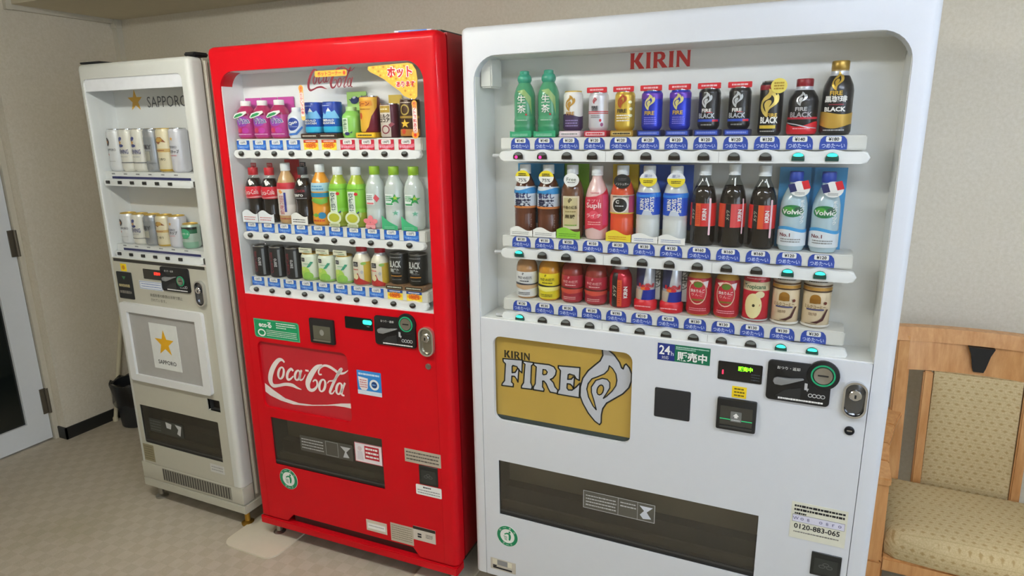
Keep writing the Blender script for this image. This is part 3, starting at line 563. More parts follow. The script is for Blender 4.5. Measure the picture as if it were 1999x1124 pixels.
def coin_panel(parent, u0, u1, z0, z1, cu, cz, cr, big=True):
    L = rrect(u0, u1, z0, z1, 0.010, 4)
    b = MB(); b.slab(L, -0.007, 0.003, BLACK, 0.002, 2); b.slab(ell(cu, cz, cr, cr, 28), -0.0085, 0.003, BLACK, 0.002, 2)
    W = u1 - u0; H = z1 - z0; y = -0.0075
    b.text('おつり・返却', u0 + W * 0.33, z1 - H * 0.16, H * 0.08, y, PAPER, wmax=W * 0.36)
    b.lines(u0 + W * 0.20, u1 - W * 0.08, z0 + H * 0.05, z0 + H * 0.11, 1, y, PAPER, 0.8)
    for i in range(4): b.prism([ell(u0 + W * (0.70 + 0.065 * i), z0 + H * 0.24, W * 0.036, W * 0.036, 12), ell(u0 + W * (0.70 + 0.065 * i), z0 + H * 0.24, W * 0.024, W * 0.024, 12)], y - 0.0004, y, LGREY)
    p = b.build('coin_panel', parent)
    dd = MB(); dd.prism([(u0 + W * 0.15, z0 + H * 0.12), (u0 + W * 0.55, z0 + H * 0.12), (u0 + W * 0.55, z0 + H * 0.40), (u0 + W * 0.30, z0 + H * 0.30)], -0.0082, -0.006, M('2a2b2c', 0.3)); dd.build('lever_recess', p)
    lv = MB(); lv.slab([(u0 + W * 0.10, z0 + H * 0.50), (u0 + W * 0.13, z0 + H * 0.43), (u0 + W * 0.24, z0 + H * 0.42), (u0 + W * 0.34, z0 + H * 0.48), (u0 + W * 0.58, z0 + H * 0.62), (u0 + W * 0.56, z0 + H * 0.64), (u0 + W * 0.36, z0 + H * 0.60), (u0 + W * 0.16, z0 + H * 0.60), (u0 + W * 0.11, z0 + H * 0.56)], -0.016, -0.006, M('8d8f90', 0.3, 0.2), 0.003, 3)
    lv.build('return_lever', p, 'grey coin return lever')
    ar = MB(); ar.prism([(u0 + W * .60, z0 + H * .36), (u0 + W * .635, z0 + H * .36), (u0 + W * .65, z0 + H * .32), (u0 + W * .67, z0 + H * .40), (u0 + W * .645, z0 + H * .40), (u0 + W * .645, z0 + H * .52), (u0 + W * .60, z0 + H * .53)], -0.0080, -0.006, LGREY); ar.build('arrow_mark', p)
    rg = MB(); rg.prism([ell(cu, cz, cr * 0.74, cr * 0.74, 28), ell(cu, cz, cr * 0.64, cr * 0.64, 28)], -0.0105, -0.0085, M('1f9a6a', 0.3, emit=0.15)); rg.build('slot_ring', p, 'green ring round the coin slot')
    cs = MB(); cs.lathe([(cr * 0.60, 0.0), (cr * 0.56, 0.0035), (cr * 0.30, 0.0020), (0.0, 0.0015)], STEEL, 24, (cu, -0.0085, cz), 'y'); cs.prism(rrect(cu - cr * 0.32, cu + cr * 0.32, cz - cr * 0.04, cz + cr * 0.05, 0.0006, 2), -0.0118, -0.009, BLACK); cs.build('coin_slot', p)
    return p
def handle(parent, u0, u1, z0, z1, m=None, dark=True):
    r = (u1 - u0) / 2; cu = (u0 + u1) / 2; L = rrect(u0, u1, z0, z1, r * 0.98, 8); L2 = rrect(u0 + 0.005, u1 - 0.005, z0 + 0.005, z1 - 0.005, (r - 0.005) * 0.98, 8)
    b = MB(); b.prism([L, L2], -0.012, 0.001, m or CHROME); b.slab(L2, -0.006, 0.001, M('6d6f72', 0.18, 0.9) if dark else M('9d9a8e', 0.25, 0.9), 0.003, 2)
    h = b.build('lock_handle', parent, 'chrome lock handle')
    k = MB(); zc = z0 + (z1 - z0) * 0.64; k.lathe([(r * 0.52, 0), (r * 0.52, 0.010), (r * 0.44, 0.012), (r * 0.30, 0.012), (0, 0.0115)], CHROME, 20, (cu, -0.005, zc), 'y'); k.prism(rrect(cu - 0.002, cu + 0.002, zc - 0.006, zc + 0.003), -0.0176, -0.016, BLACK); k.build('lock_cylinder', h)
    return h
def recycle(parent, cu, cz, r):
    b = MB(); b.prism(ell(cu, cz, r, r, 28), -0.0009, 0, PAPER); b.prism([ell(cu, cz, r * 0.98, r * 0.98, 28), ell(cu, cz, r * 0.68, r * 0.68, 28)], -0.0013, -0.0009, GREEN)
    for i, chx in enumerate('統一美化'): 
        a = PI * (0.80 - 0.2 * i); b.text(chx, cu + r * 0.83 * math.cos(a), cz + r * 0.83 * math.sin(a), r * 0.2, -0.0016, PAPER, rot=a - PI / 2)
    for i, chx in enumerate('マーク'):
        a = PI * (1.35 + 0.15 * i); b.text(chx, cu + r * 0.83 * math.cos(a), cz + r * 0.83 * math.sin(a), r * 0.2, -0.0016, PAPER, rot=a + PI / 2)
    for i in range(4): b.prism([(cu - r * 0.36 + i * r * 0.03, cz - r * 0.02 - i * r * 0.11), (cu - r * 0.02, cz - r * 0.06 - i * r * 0.11), (cu - r * 0.02, cz - r * 0.10 - i * r * 0.11), (cu - r * 0.36 + i * r * 0.03, cz - r * 0.06 - i * r * 0.11)], -0.0013, -0.0009, GREEN)
    b.prism(ell(cu + r * 0.22, cz + r * 0.42, r * 0.10, r * 0.10, 10), -0.0013, -0.0009, GREEN)
    for q in stroke([(cu - r * 0.28, cz + r * 0.12, r * 0.05), (cu - r * 0.05, cz + r * 0.26, r * 0.07), (cu + r * 0.18, cz + r * 0.22, r * 0.10), (cu + r * 0.24, cz - r * 0.05, r * 0.11), (cu + r * 0.18, cz - r * 0.38, r * 0.07)]): b.poly(q, -0.0013, GREEN)
    return b.build('recycling_sticker', parent, 'round green and white sticker')
def foot(parent, u, y, ztop, m=STEEL):
    b = MB(); b.lathe([(0.026, 0.0), (0.026, 0.006), (0.016, 0.012), (0.011, 0.014), (0.011, ztop)], m, 14, (u, y, 0)); return b.build('levelling_foot', parent)
def shell(parent, name, u0, u1, y0, y1, z0, z1, m):
    b = MB(); t = 0.006
    b.box(u0, u0 + t, y0, y1, z0, z1, m); b.box(u1 - t, u1, y0, y1, z0, z1, m); b.box(u0 + t, u1 - t, y0, y1, z1 - t, z1, m); b.box(u0 + t, u1 - t, y0, y1, z0, z0 + t, m); b.box(u0 + t, u1 - t, y1 - t, y1, z0 + t, z1 - t, m)
    return b.build(name, parent)
def serif(b, word, x, z, h, y, m, wd=1.0):
    """flared capitals drawn for the brewery sign: K I R N"""
    G = {'K': ([(0, 0), (.34, 0), (.30, .06), (.29, .42), (.33, .44), (.62, .03), (.60, 0), (1.02, 0), (.98, .05), (.62, .52), (.86, .92), (.93, 1), (.58, 1), (.58, .96), (.33, .56), (.29, .56), (.30, .94), (.34, 1), (0, 1), (.05, .94), (.05, .06)], None, 1.0),
         'I': ([(0, 0), (.36, 0), (.31, .07), (.31, .93), (.36, 1), (0, 1), (.05, .93), (.05, .07)], None, .40),
         'R': ([(0, 0), (.35, 0), (.30, .06), (.30, .40), (.36, .40), (.64, 0), (1.0, 0), (.95, .06), (.62, .45), (.78, .55), (.82, .74), (.74, .92), (.55, 1), (0, 1), (.05, .94), (.05, .06)], [(.30, .53), (.30, .87), (.46, .87), (.55, .80), (.56, .66), (.48, .55)], .96),
         'N': ([(0, 0), (.27, 0), (.23, .06), (.22, .66), (.74, 0), (.92, 0), (.92, .94), (.96, 1), (.70, 1), (.74, .94), (.74, .40), (.28, 1), (0, 1), (.05, .94), (.05, .06)], None, 1.0)}
    for c in word:
        l, hole, adv = G[c]; f = lambda P: [(x + a * h * wd, z + q * h) for a, q in P]
        b.poly([f(l)] + ([f(hole)] if hole else []), y, m); x += (adv + 0.08) * h * wd
    return x
def outline(b, loop, wd, y, m):
    n = len(loop)
    for i in range(n):
        a = loop[i]; c = loop[(i + 1) % n]; dx, dz = c[0] - a[0], c[1] - a[1]; d = math.hypot(dx, dz)
        if d < 1e-6: continue
        nx, nz = -dz / d * wd, dx / d * wd; ex, ez = dx / d * wd * 0.6, dz / d * wd * 0.6
        b.add([(a[0] - ex + nx, y, a[1] - ez + nz), (a[0] - ex - nx, y, a[1] - ez - nz), (c[0] + ex - nx, y, c[1] + ez - nz), (c[0] + ex + nx, y, c[1] + ez + nz)], [(0, 1, 2, 3)], m)

# ================================================================== white machine (right)
KX, KY = -0.95, 1.70
vm = thing('vending_machine', 'large white vending machine with gold flame sign, rightmost of the three', 'vending machine', (KX, KY, 0))
frame_u('door_frame', vm, 0.0235, 1.177, 0.085, 1.835, 0.064, 1.133, 1.756, 0.070, 0.060, WHITE, 0.018)
shell(vm, 'cabinet', 0.026, 1.1745, 0.0605, 0.75, 0.085, 1.832, WHITE2)
for u in (0.09, 1.11):
    for y in (0.075, 0.68): foot(vm, u, y, 0.085, DGREY)
sg = (0.107, 0.5435, 0.660, 0.9405)
lp = MB(); lp.prism([rrect(0.0655, 1.1315, 0.085, 0.9925, 0.003, 2), rrect(*sg, 0.026, 5), rrect(0.118, 0.906, 0.325, 0.521, 0.001, 1)], 0.0, 0.014, WHITE)
lp.build('lower_door_panel', vm)
PAN = M('ebece9', 0.45, var=0.02)
it = interior(vm, 0.066, 1.131, 0.995, 1.754, 0.128, PAN)
inn = it.build('display_interior', vm)
MB().prism(rrect(0.0655, 1.1315, 0.9955, 1.7545, 0.069, 8, (0, 0, 1, 1)), 0.006, 0.0085, PANE).build('window_glass', vm, 'clear front glass')
lb = MB(); serif(lb, 'KIRIN', 0.479, 1.7105, 0.041, 0.1272, M('d8383a', 0.45), 0.98); lb.build('brewery_lettering', vm, 'red serif letters on the display back')
MB().rbox(0.070, 0.106, 0.030, 0.100, 1.672, 1.752, WHITE2, 0.004).build('lamp_housing', vm)
US = [0.191 + 0.0732 * i for i in range(12)]
prices = (['¥140', '¥140'] + ['¥120'] * 7 + ['¥130', '¥140', '¥180'], ['¥130', '¥130', '¥150', '¥150', '¥130', '¥130', '¥130', '¥160', '¥160', '¥160', '¥120', '¥120'], ['¥130'] * 4 + ['¥190', '¥210', '¥210'] + ['¥130'] * 5)
lit = ({0: 'm', 1: 'm', 10: 'g', 11: 'g'}, {0: 'g', 10: 'g', 11: 'g'}, {0: 'g', 10: 'g', 11: 'g'})
KZ = (1.4865, 1.2025, 1.0055); KB = (1.533, 1.250, 1.0555)
for r in range(3):
    z = KZ[r]
    rl = rail(vm, 0.128, 1.076, z - 0.005, 0.0140, US, 'w', 0.020, 0.042)
    sh = MB(); sh.rbox(0.128, 1.066, 0.036, 0.126, z + 0.012, KB[r] - 0.0006, WHITE2, 0.003); sh.build('display_shelf', vm)
    for i, u in enumerate(US):
        link(btn_white(lit[r].get(i, 'd')), 'selection_button', rl, None, (u, 0.0185, z - 0.0035))
        link(price_tag('w', prices[r][i]), 'price_tag', vm, None, (u, 0.0355, z + 0.0132))
# gold sign behind the lower window
sp = MB(); sp.box(sg[0] - 0.004, sg[1] + 0.004, 0.020, 0.024, sg[2] + 0.010, sg[3] + 0.004, M('d2b055', 0.24, 0.25, var=0.02)); sp.box(sg[0] - 0.004, sg[1] + 0.004, 0.018, 0.024, sg[2] - 0.004, sg[2] + 0.012, M('33413f', 0.4))
y = 0.0195; SF = M('c9ccd6', 0.35); 
for l in (F_F, F_I, F_R, F_E, FLAME): sp.poly(ccw(l), y, SF); outline(sp, l, 0.0022, y - 0.0003, M('1b2020', 0.5))
GP = M('d2b055', 0.24, 0.25, var=0.02)
for l in (F_Rh, FLAME_H, FLAME_O): sp.poly(ccw(l), y - 0.0004, GP); outline(sp, l, 0.0018, y - 0.0007, M('1b2020', 0.5))
serif(sp, 'KIRIN', 0.135, 0.868, 0.0235, y, M('2a240c', 0.6), 0.92)
sp.build('flame_sign', vm, 'gold backlit panel with silver lettering and flame')
MB().prism(rrect(*sg, 0.026, 5), 0.012, 0.0135, PANE).build('sign_glass', vm)
# slot
slot(vm, 0.118, 0.906, 0.325, 0.521, 0.085, M('a39c88', 0.5))
s = sticker('flap_sticker', vm, 0.403, 0.625, 0.420, 0.481, M('57554c', 0.4), 0, 0.0034, 0.0006); yy = s.y
s.prism([rrect(0.404, 0.624, 0.421, 0.480), rrect(0.4055, 0.6225, 0.4225, 0.4785)], yy - 0.0002, yy, LGREY); s.lines(0.412, 0.508, 0.428, 0.470, 4, yy, LGREY, 0.4); s.lines(0.520, 0.568, 0.450, 0.472, 2, yy, LGREY, 0.4)
for u in (0.513, 0.572): s.box(u, u + 0.001, yy - 0.0003, yy, 0.4225, 0.4785, LGREY)
s.poly([(0.578, 0.470), (0.618, 0.470), (0.600, 0.452), (0.614, 0.432), (0.590, 0.428), (0.580, 0.440), (0.592, 0.455)], yy - 0.0003, M('cdd2dc', 0.5)); fin(s)
# control cluster
d = MB(); d.slab(rrect(0.7745, 0.885, 0.902, 0.9535, 0.003, 2), -0.003, 0.002, BLACKG, 0.001, 1); d.text('販売中', 0.843, 0.9385, 0.0135, -0.0034, M('7dff1e', 0.4, emit=2.2, var=0), wmax=0.036, bold=0.035)
d.prism(rrect(0.7855, 0.7890, 0.918, 0.930), -0.0036, -0.003, M('ff2a4a', 0.4, emit=2.0, var=0)); d.lines(0.858, 0.880, 0.908, 0.930, 3, -0.0034, M('3c4248', 0.4), 0.5); d.build('display_screen', vm, 'black display with green characters')
MB().slab(rrect(0.610, 0.708, 0.7645, 0.852, 0.004, 3), -0.0025, 0.002, M('26272a', 0.4), 0.001, 1).build('card_reader', vm, 'plain black square reader')
bl = MB(); bl.slab(rrect(0.779, 0.879, 0.763, 0.852, 0.004, 3), -0.010, 0.002, M('1d1e1f', 0.4), 0.002, 2)
bl.prism(rrect(0.788, 0.870, 0.778, 0.832, 0.002, 2), -0.0104, -0.008, M('4b4a44', 0.25, 0.4)); bl.prism(rrect(0.788, 0.870, 0.794, 0.796), -0.0108, -0.01, M('25b870', 0.4, emit=0.5)); bl.prism(rrect(0.815, 0.843, 0.790, 0.819, 0.002, 2), -0.0112, -0.01, M('70726f', 0.4))
bl.poly([(0.829, 0.815), (0.821, 0.806), (0.825, 0.806), (0.825, 0.801), (0.833, 0.801), (0.833, 0.806), (0.837, 0.806)], -0.0115, PAPER); bl.lines(0.818, 0.840, 0.7915, 0.798, 1, -0.0115, LGREY, 0.7); bl.box(0.788, 0.870, -0.014, -0.009, 0.771, 0.776, M('3a3a38', 0.3)); bl.build('banknote_slot', vm)
coin_panel(vm, 0.897, 1.046, 0.8675, 0.975, 1.026, 0.9500, 0.038)
handle(vm, 1.074, 1.128, 0.850, 0.945)
k = MB(); k.lathe([(0.0115, 0), (0.0115, 0.004), (0.008, 0.005), (0.007, 0.002), (0, 0.002)], M('33353a', 0.2, 0.7), 18, (1.098, 0, 0.8125), 'y'); k.prism(rrect(1.092, 1.104, 0.811, 0.814), -0.0042, -0.001, CHROME); k.build('key_lock', vm)
s = sticker('opening_sticker', vm, 0.6125, 0.7525, 0.9345, 0.9825, M('0f6b4a', 0.4)); yy = s.y
s.prism(rrect(0.6125, 0.659, 0.9345, 0.9825), yy, yy + 0.0003, M('20307c', 0.4)); s.text('24', 0.632, 0.9640, 0.026, yy - 0.0003, PAPER, wmax=0.030, bold=0.02); s.text('h', 0.653, 0.9560, 0.012, yy - 0.0003, PAPER); s.text('対応', 0.634, 0.9425, 0.009, yy - 0.0003, PAPER)
s.text('販売中', 0.7055, 0.9515, 0.027, yy - 0.0003, PAPER, wmax=0.084, bold=0.03); s.lines(0.662, 0.749, 0.969, 0.979, 2, yy - 0.0003, M('b8d8cc', 0.5), 0.6, 0.6); fin(s, 'blue and green sticker with white characters')
s = sticker('caution_sticker', vm, 0.8135, 0.850, 0.8555, 0.8875, YEL); s.lines(0.819, 0.845, 0.858, 0.885, 3, s.y, M('6a5a10', 0.5), 0.5); fin(s, 'yellow caution sticker')
s = sticker('service_notice', vm, 0.985, 1.119, 0.480, 0.587, M('dcdccb', 0.6)); yy = s.y
s.lines(0.992, 1.113, 0.560, 0.582, 2, yy, INK, 0.6); s.lines(0.994, 1.024, 0.551, 0.558, 1, yy, INK, 0.8); s.prism(rrect(0.990, 1.114, 0.530, 0.550), yy - 0.0002, yy, M('d9d9ea', 0.6)); s.prism([rrect(0.9895, 1.1145, 0.5295, 0.5505), rrect(0.990, 1.114, 0.530, 0.550)], yy - 0.0003, yy, INK)
for i, q in enumerate('Wo8-o8ro'): s.text(q, 0.998 + 0.015 * i, 0.540, 0.009 if q != '-' else 0.002, yy - 0.0005, M('4a4a7a', 0.6), rot=0.1)
s.text('0120-883-065', 1.050, 0.5175, 0.0155, yy, INK, wmax=0.110, bold=0.02); s.lines(0.995, 1.105, 0.496, 0.504, 1, yy, M('7a7a74', 0.6), 0.5); fin(s, 'cream service notice with a telephone number')
def coin_return(parent, u0, u1, z0, z1):
    b = MB(); b.slab(rrect(u0, u1, z0, z1, 0.002, 2), -0.003, 0.002, M('202220', 0.35), 0.001, 1); b.prism(rrect(u0 + 0.008, u1 - 0.008, z0 + 0.008, z1 - 0.016, 0.003, 2), -0.0036, -0.002, M('2f322f', 0.3))
    cu, cz = (u0 + u1) / 2, (z0 + z1) / 2 - 0.004
    for dx, dz in ((-0.009, 0), (0.009, 0), (0, 0.007)): b.prism([ell(cu + dx, cz + dz, 0.008, 0.005, 12), ell(cu + dx, cz + dz, 0.0062, 0.0035, 12)], -0.0042, -0.0036, M('5d605c', 0.4))
    return b.build('coin_return', parent)
coin_return(vm, 1.045, 1.117, 0.383, 0.452)
recycle(vm, 0.145, 0.2495, 0.038)
s = sticker('rating_plate', vm, 0.0805, 0.1735, 0.110, 0.152, M('c2bcae', 0.4), 0.002); yy = s.y
s.prism(rrect(0.106, 0.144, 0.130, 0.149), yy - 0.0003, yy, GREY); s.prism(rrect(0.088, 0.106, 0.130, 0.149), yy - 0.0003, yy, M('dcd8c2', 0.5)); s.prism(rrect(0.144, 0.160, 0.130, 0.149), yy - 0.0003, yy, M('dcd8c2', 0.5)); s.prism(rrect(0.090, 0.160, 0.115, 0.121), yy - 0.0003, yy, INK); s.prism(rrect(0.090, 0.103, 0.122, 0.127), yy - 0.0003, yy, INK); fin(s)

# ================================================================== red machine (middle)
RX, RY, RT = -1.85, 1.64, math.radians(1.5)
vr = thing('vending_machine', 'red vending machine with white script logo, middle of the three', 'vending machine', (RX, RY, 0), RT)
frame_u('door_frame', vr, 0.002, 0.873, 0.105, 1.832, 0.048, 0.823, 1.752, 0.060, 0.052, REDP, 0.022)
MB().box(0.012, 0.858, 0.0525, 0.0625, 0.112, 1.826, BLACK).box(0.014, 0.856, 0.0525, 0.062, 1.826, 1.828, BLACK)
g = MB(); g.prism([rrect(0.010, 0.862, 0.110, 1.826), rrect(0.040, 0.832, 0.13, 1.80)], 0.0525, 0.0635, BLACK); g.build('door_gasket', vr, 'black rubber seal')
shell(vr, 'cabinet', 0.006, 0.8705, 0.064, 0.75, 0.105, 1.829, REDD)
ct = (0.084, 0.478, 0.570, 0.826)
lp = MB(); L = [(0.0485, 0.105), (0.138, 0.105), (0.168, 0.137), (0.698, 0.137), (0.724, 0.105), (0.8225, 0.105), (0.8225, 0.999), (0.0485, 0.999)]
lp.prism([L, rrect(ct[0], ct[1], ct[2], ct[3], 0.022, 4), rrect(0.108, 0.596, 0.340, 0.532)], 0.0, 0.012, REDP); lp.build('lower_door_panel', vr)
it = interior(vr, 0.050, 0.821, 1.001, 1.750, 0.100, M('eceded', 0.45, var=0.015)); it.build('display_interior', vr)
MB().prism(rrect(0.0495, 0.8215, 1.0015, 1.7505, 0.059, 8, (0, 0, 1, 1)), 0.006, 0.0085, PANE).build('window_glass', vr, 'clear front glass')
b = MB(); b.rbox(0.004, 0.872, -0.004, 0.05, 0.066, 0.099, REDP, 0.004); b.build('base_bar', vr, 'red bar along the foot')
MB().box(0.02, 0.855, 0.055, 0.70, 0.072, 0.1045, BLACK).build('chassis', vr)
MB().box(0.16, 0.71, 0.016, 0.045, 0.1, 0.136, M('3a0d10', 0.5)).build('kick_vent', vr)
for u in (0.045, 0.83):
    for y in (0.045, 0.62): foot(vr, u, y, 0.072)
MB().rbox(0.008, 0.036, 0.004, 0.03, 0.0992, 0.1048, STEEL, 0.002).build('hinge_pin', vr)
RU = [0.093 + 0.0716 * i for i in range(10)]; RZ = (1.487, 1.208, 1.0135); RB = (1.536, 1.2535, 1.0590)
rst = (['rb'] * 4 + ['oo'] * 2 + ['rr'] * 4, ['rb'] * 10, ['rb'] * 8 + ['ob'] * 2)
for r in range(3):
    z = RZ[r]
    rl = rail(vr, 0.056, 0.790, z - 0.001, 0.0125, RU, 'r', 0.018, 0.036)
    sh = MB(); sh.rbox(0.062, 0.790, 0.030, 0.098, z + 0.010, RB[r] - 0.0006, WHITE2, 0.003); sh.build('display_shelf', vr)
    for i, u in enumerate(RU):
        link(btn_red(), 'selection_button', rl, None, (u, 0.0170, z + 0.001))
        link(price_tag(rst[r][i], '130円' if rst[r][i] == 'rr' else '120円'), 'price_tag', vr, None, (u, 0.0295, z + 0.0128))
# script logos
cokered = M('b8202c', 0.3, var=0.02)
b = MB(); b.box(ct[0] - 0.004, ct[1] + 0.004, 0.010, 0.014, ct[2] - 0.004, ct[3] + 0.004, cokered)
LW = M('e8e2dd', 0.5)
for sk in COLA:
    for q in stroke(sk): b.poly(q, 0.0096, LW)
b.poly([(min(max(x, ct[0]), ct[1]), z) for x, z in RIBBON], 0.0096, LW); b.build('script_logo_panel', vr, 'recessed red panel with white script logo')
b = MB(); mx = M('7a1c2c', 0.5); cx0 = min(p[0] for s_ in COLA for p in s_); cx1 = max(p[0] for s_ in COLA for p in s_); cz0 = min(p[1] for s_ in COLA for p in s_); cz1 = max(p[1] for s_ in COLA for p in s_)
for sk in COLA:
    for q in stroke([(0.409 + (x - cx0) / (cx1 - cx0) * 0.178, 1.682 + (z - cz0) / (cz1 - cz0) * 0.062, wv * 0.42) for x, z, wv in sk]): b.poly(q, 0.0052, mx)
b.build('window_script_logo', vr, 'dark red script logo on the glass')
OR = M('f5b942', 0.5)
s = sticker('hot_banner', vr, 0.437, 0.556, 1.7195, 1.7375, OR, 0.004, 0.0058, 0.0008); s.text('ホットコーナー', 0.492, 1.7285, 0.012, s.y, M('c4352a', 0.5), wmax=0.09, bold=0.03); s.poly(ell(0.547, 1.7285, 0.005, 0.006, 10), s.y, M('d8481c', 0.5)); fin(s, 'orange banner over the script logo')
b = MB(); L = [(0.634, 1.742), (0.632, 1.733), (0.640, 1.726), (0.665, 1.715), (0.690, 1.702), (0.712, 1.686), (0.740, 1.668), (0.752, 1.655), (0.770, 1.648), (0.788, 1.644), (0.797, 1.652), (0.800, 1.700), (0.797, 1.725), (0.785, 1.742), (0.770, 1.746)]
b.prism(L, 0.0050, 0.0058, OR)
for i in range(14):
    for j in range(9):
        px, pz = 0.640 + i * 0.0118 + (j % 2) * 0.0059, 1.646 + j * 0.0115
        if pz > 1.748 - 0.0 or px > 0.792: continue
        if pz > 1.650 + (0.790 - px) * 0.60 - 0.004 and pz < 1.740: b.poly([(px, pz - 0.004), (px + 0.0045, pz), (px, pz + 0.004), (px - 0.0045, pz)], 0.0047, M('e3cf4e', 0.5) if (i + j) % 3 else M('c98a2a', 0.5))
for bold, m_, y_ in ((0.11, PAPER, 0.0044), (0.035, M('cf1f2c', 0.5), 0.0041)):
    b.text('ホット', 0.742, 1.7215, 0.034 if bold > 0.1 else 0.031, y_, m_, wmax=0.088 if bold > 0.1 else 0.084, bold=bold); b.text('あります', 0.760, 1.688, 0.019 if bold > 0.1 else 0.016, y_, m_, wmax=0.066 if bold > 0.1 else 0.062, bold=bold)
b.build('hot_corner_sticker', vr, 'orange corner sticker with red characters')
def vstrip(u0, u1, z0, z1, s_):
    q = sticker('hot_strip', vr, u0, u1, z0, z1, M('f3c274', 0.5), 0.006, 0.0058, 0.0008); q.prism(ell((u0 + u1) / 2, z1 - 0.008, 0.009, 0.010, 14), q.y - 0.0002, q.y, M('f0a23c', 0.5)); q.prism(rrect(u0 + 0.001, u1 - 0.001, z0 + 0.012, z1 - 0.02, 0.004, 2), q.y - 0.0002, q.y, M('f7e3dc', 0.5))
    q.vtext(s_, (u0 + u1) / 2, z1 - 0.002, (z1 - z0 - 0.02) / len(s_) / 1.08, q.y - 0.0005, M('cf4a4a', 0.5), 0.02); return q
fin(vstrip(0.371, 0.386, 1.592, 1.697, 'あたたかい飲み物'), 'narrow orange strip on the glass, left of the logo')
q = vstrip(0.778, 0.794, 1.536, 1.640, 'ホット飲料あり'); q.poly(ell(0.785, 1.545, 0.012, 0.012, 14), q.y - 0.0002, M('ef9a2c', 0.5)); q.poly(ell(0.785, 1.543, 0.005, 0.005, 10), q.y - 0.0004, M('d8301c', 0.5)); fin(q, 'narrow orange strip on the glass at the right edge')
# side lettering
b = MB()
for i, q in enumerate('KOCO'):
    v, f, x0, x1, y0, y1 = text_tris(q, 0.0); kk = 0.052 / (y1 - y0); zc = 1.078 - 0.0725 * i
    b.add([(0.8710, 0.135 + (a - x0) * kk, zc + (c - (y0 + y1) / 2) * kk) for a, c in v], f, M('8d4a50', 0.5))
b.build('side_lettering', vr, 'pale letters on the red side')
# controls
s = sticker('eco_sticker', vr, 0.080, 0.283, 0.842, 0.912, M('12915c', 0.4), 0.010, corners=(1, 0, 1, 0)); yy = s.y
s.prism([rrect(0.0815, 0.2815, 0.8435, 0.9105, 0.009, 4, (1, 0, 1, 0)), rrect(0.083, 0.280, 0.845, 0.909, 0.008, 4, (1, 0, 1, 0))], yy - 0.0002, yy, M('7fc79f', 0.5)); s.text('ecoる', 0.132, 0.892, 0.022, yy, PAPER, wmax=0.075, bold=0.04); s.lines(0.182, 0.270, 0.882, 0.906, 3, yy, PAPER, 0.45, 0.5); s.lines(0.135, 0.272, 0.850, 0.876, 4, yy, PAPER, 0.35)
s.prism([ell(0.113, 0.861, 0.018, 0.014, 14), ell(0.113, 0.861, 0.013, 0.009, 14)], yy - 0.0002, yy, PAPER); fin(s, 'green eco sticker with rounded corners')
bl = MB(); bl.slab(rrect(0.336, 0.437, 0.853, 0.940, 0.004, 3), -0.009, 0.002, M('1d1c1d', 0.4), 0.002, 2); bl.prism(rrect(0.352, 0.424, 0.868, 0.916, 0.002, 2), -0.0094, -0.008, M('6a685a', 0.3, 0.4)); bl.poly(ell(0.388, 0.893, 0.009, 0.011, 14), -0.0098, M('8f8f86', 0.4)); bl.box(0.352, 0.424, -0.013, -0.008, 0.862, 0.867, M('8a877a', 0.3, 0.5)); bl.build('banknote_slot', vr)
d = MB(); d.slab(rrect(0.4825, 0.592, 0.919, 0.960, 0.003, 2), -0.003, 0.002, BLACKG, 0.001, 1); d.prism(rrect(0.555, 0.590, 0.9395, 0.9545, 0.006, 4), -0.0034, -0.002, M('2fe6b4', 0.4, emit=1.8, var=0)); d.lines(0.57, 0.582, 0.931, 0.935, 1, -0.0034, GREY); d.build('display_screen', vr, 'black display with a green glow')
coin_panel(vr, 0.602, 0.756, 0.878, 0.976, 0.724, 0.9585, 0.034)
handle(vr, 0.769, 0.822, 0.860, 0.956, M('cfcabf', 0.25, 0.8), False)
k = MB(); k.lathe([(0.010, 0), (0.010, 0.003), (0.006, 0.004), (0, 0.002)], M('8a7a72', 0.3, 0.7), 16, (0.795, 0, 0.823), 'y'); k.build('key_lock', vr)
s = sticker('can_sticker', vr, 0.5135, 0.610, 0.688, 0.774, M('2f86d2', 0.4), 0.002); yy = s.y
s.prism(rrect(0.5135, 0.610, 0.688, 0.703), yy - 0.0002, yy, M('d8e2ee', 0.5)); s.lines(0.520, 0.604, 0.756, 0.768, 1, yy, M('cfe2f4', 0.5), 0.6); s.poly([(0.518, 0.752), (0.558, 0.748), (0.555, 0.712), (0.548, 0.704), (0.530, 0.704), (0.522, 0.715)], yy - 0.0003, M('ece4e4', 0.5)); s.lines(0.524, 0.554, 0.712, 0.744, 4, yy - 0.0005, M('c0464c', 0.5), 0.4)
s.prism([ell(0.582, 0.728, 0.019, 0.019, 20), ell(0.582, 0.728, 0.012, 0.012, 20)], yy - 0.0004, yy, PAPER); s.poly(ell(0.582, 0.728, 0.011, 0.011, 16), yy - 0.0003, M('1b3f78', 0.5)); s.lines(0.574, 0.590, 0.724, 0.732, 1, yy - 0.0006, M('7ab0e8', 0.5)); fin(s, 'square light blue sticker with a cup')
slot(vr, 0.108, 0.596, 0.340, 0.532, 0.08, M('8f8874', 0.5))
s = sticker('flap_sticker', vr, 0.235, 0.468, 0.420, 0.482, M('4b4942', 0.4), 0, 0.0034, 0.0006); yy = s.y; s.lines(0.242, 0.340, 0.428, 0.474, 4, yy, LGREY, 0.35); s.prism([rrect(0.350, 0.405, 0.423, 0.479), rrect(0.352, 0.403, 0.425, 0.477)], yy - 0.0002, yy, GREY); s.poly([(0.415, 0.470), (0.460, 0.470), (0.440, 0.450), (0.452, 0.430), (0.425, 0.428), (0.435, 0.452)], yy - 0.0003, LGREY); fin(s)
s = sticker('warning_sticker', vr, 0.478, 0.592, 0.426, 0.500, M('e9e4e6', 0.5), 0.001, 0.0026, 0.0006); yy = s.y
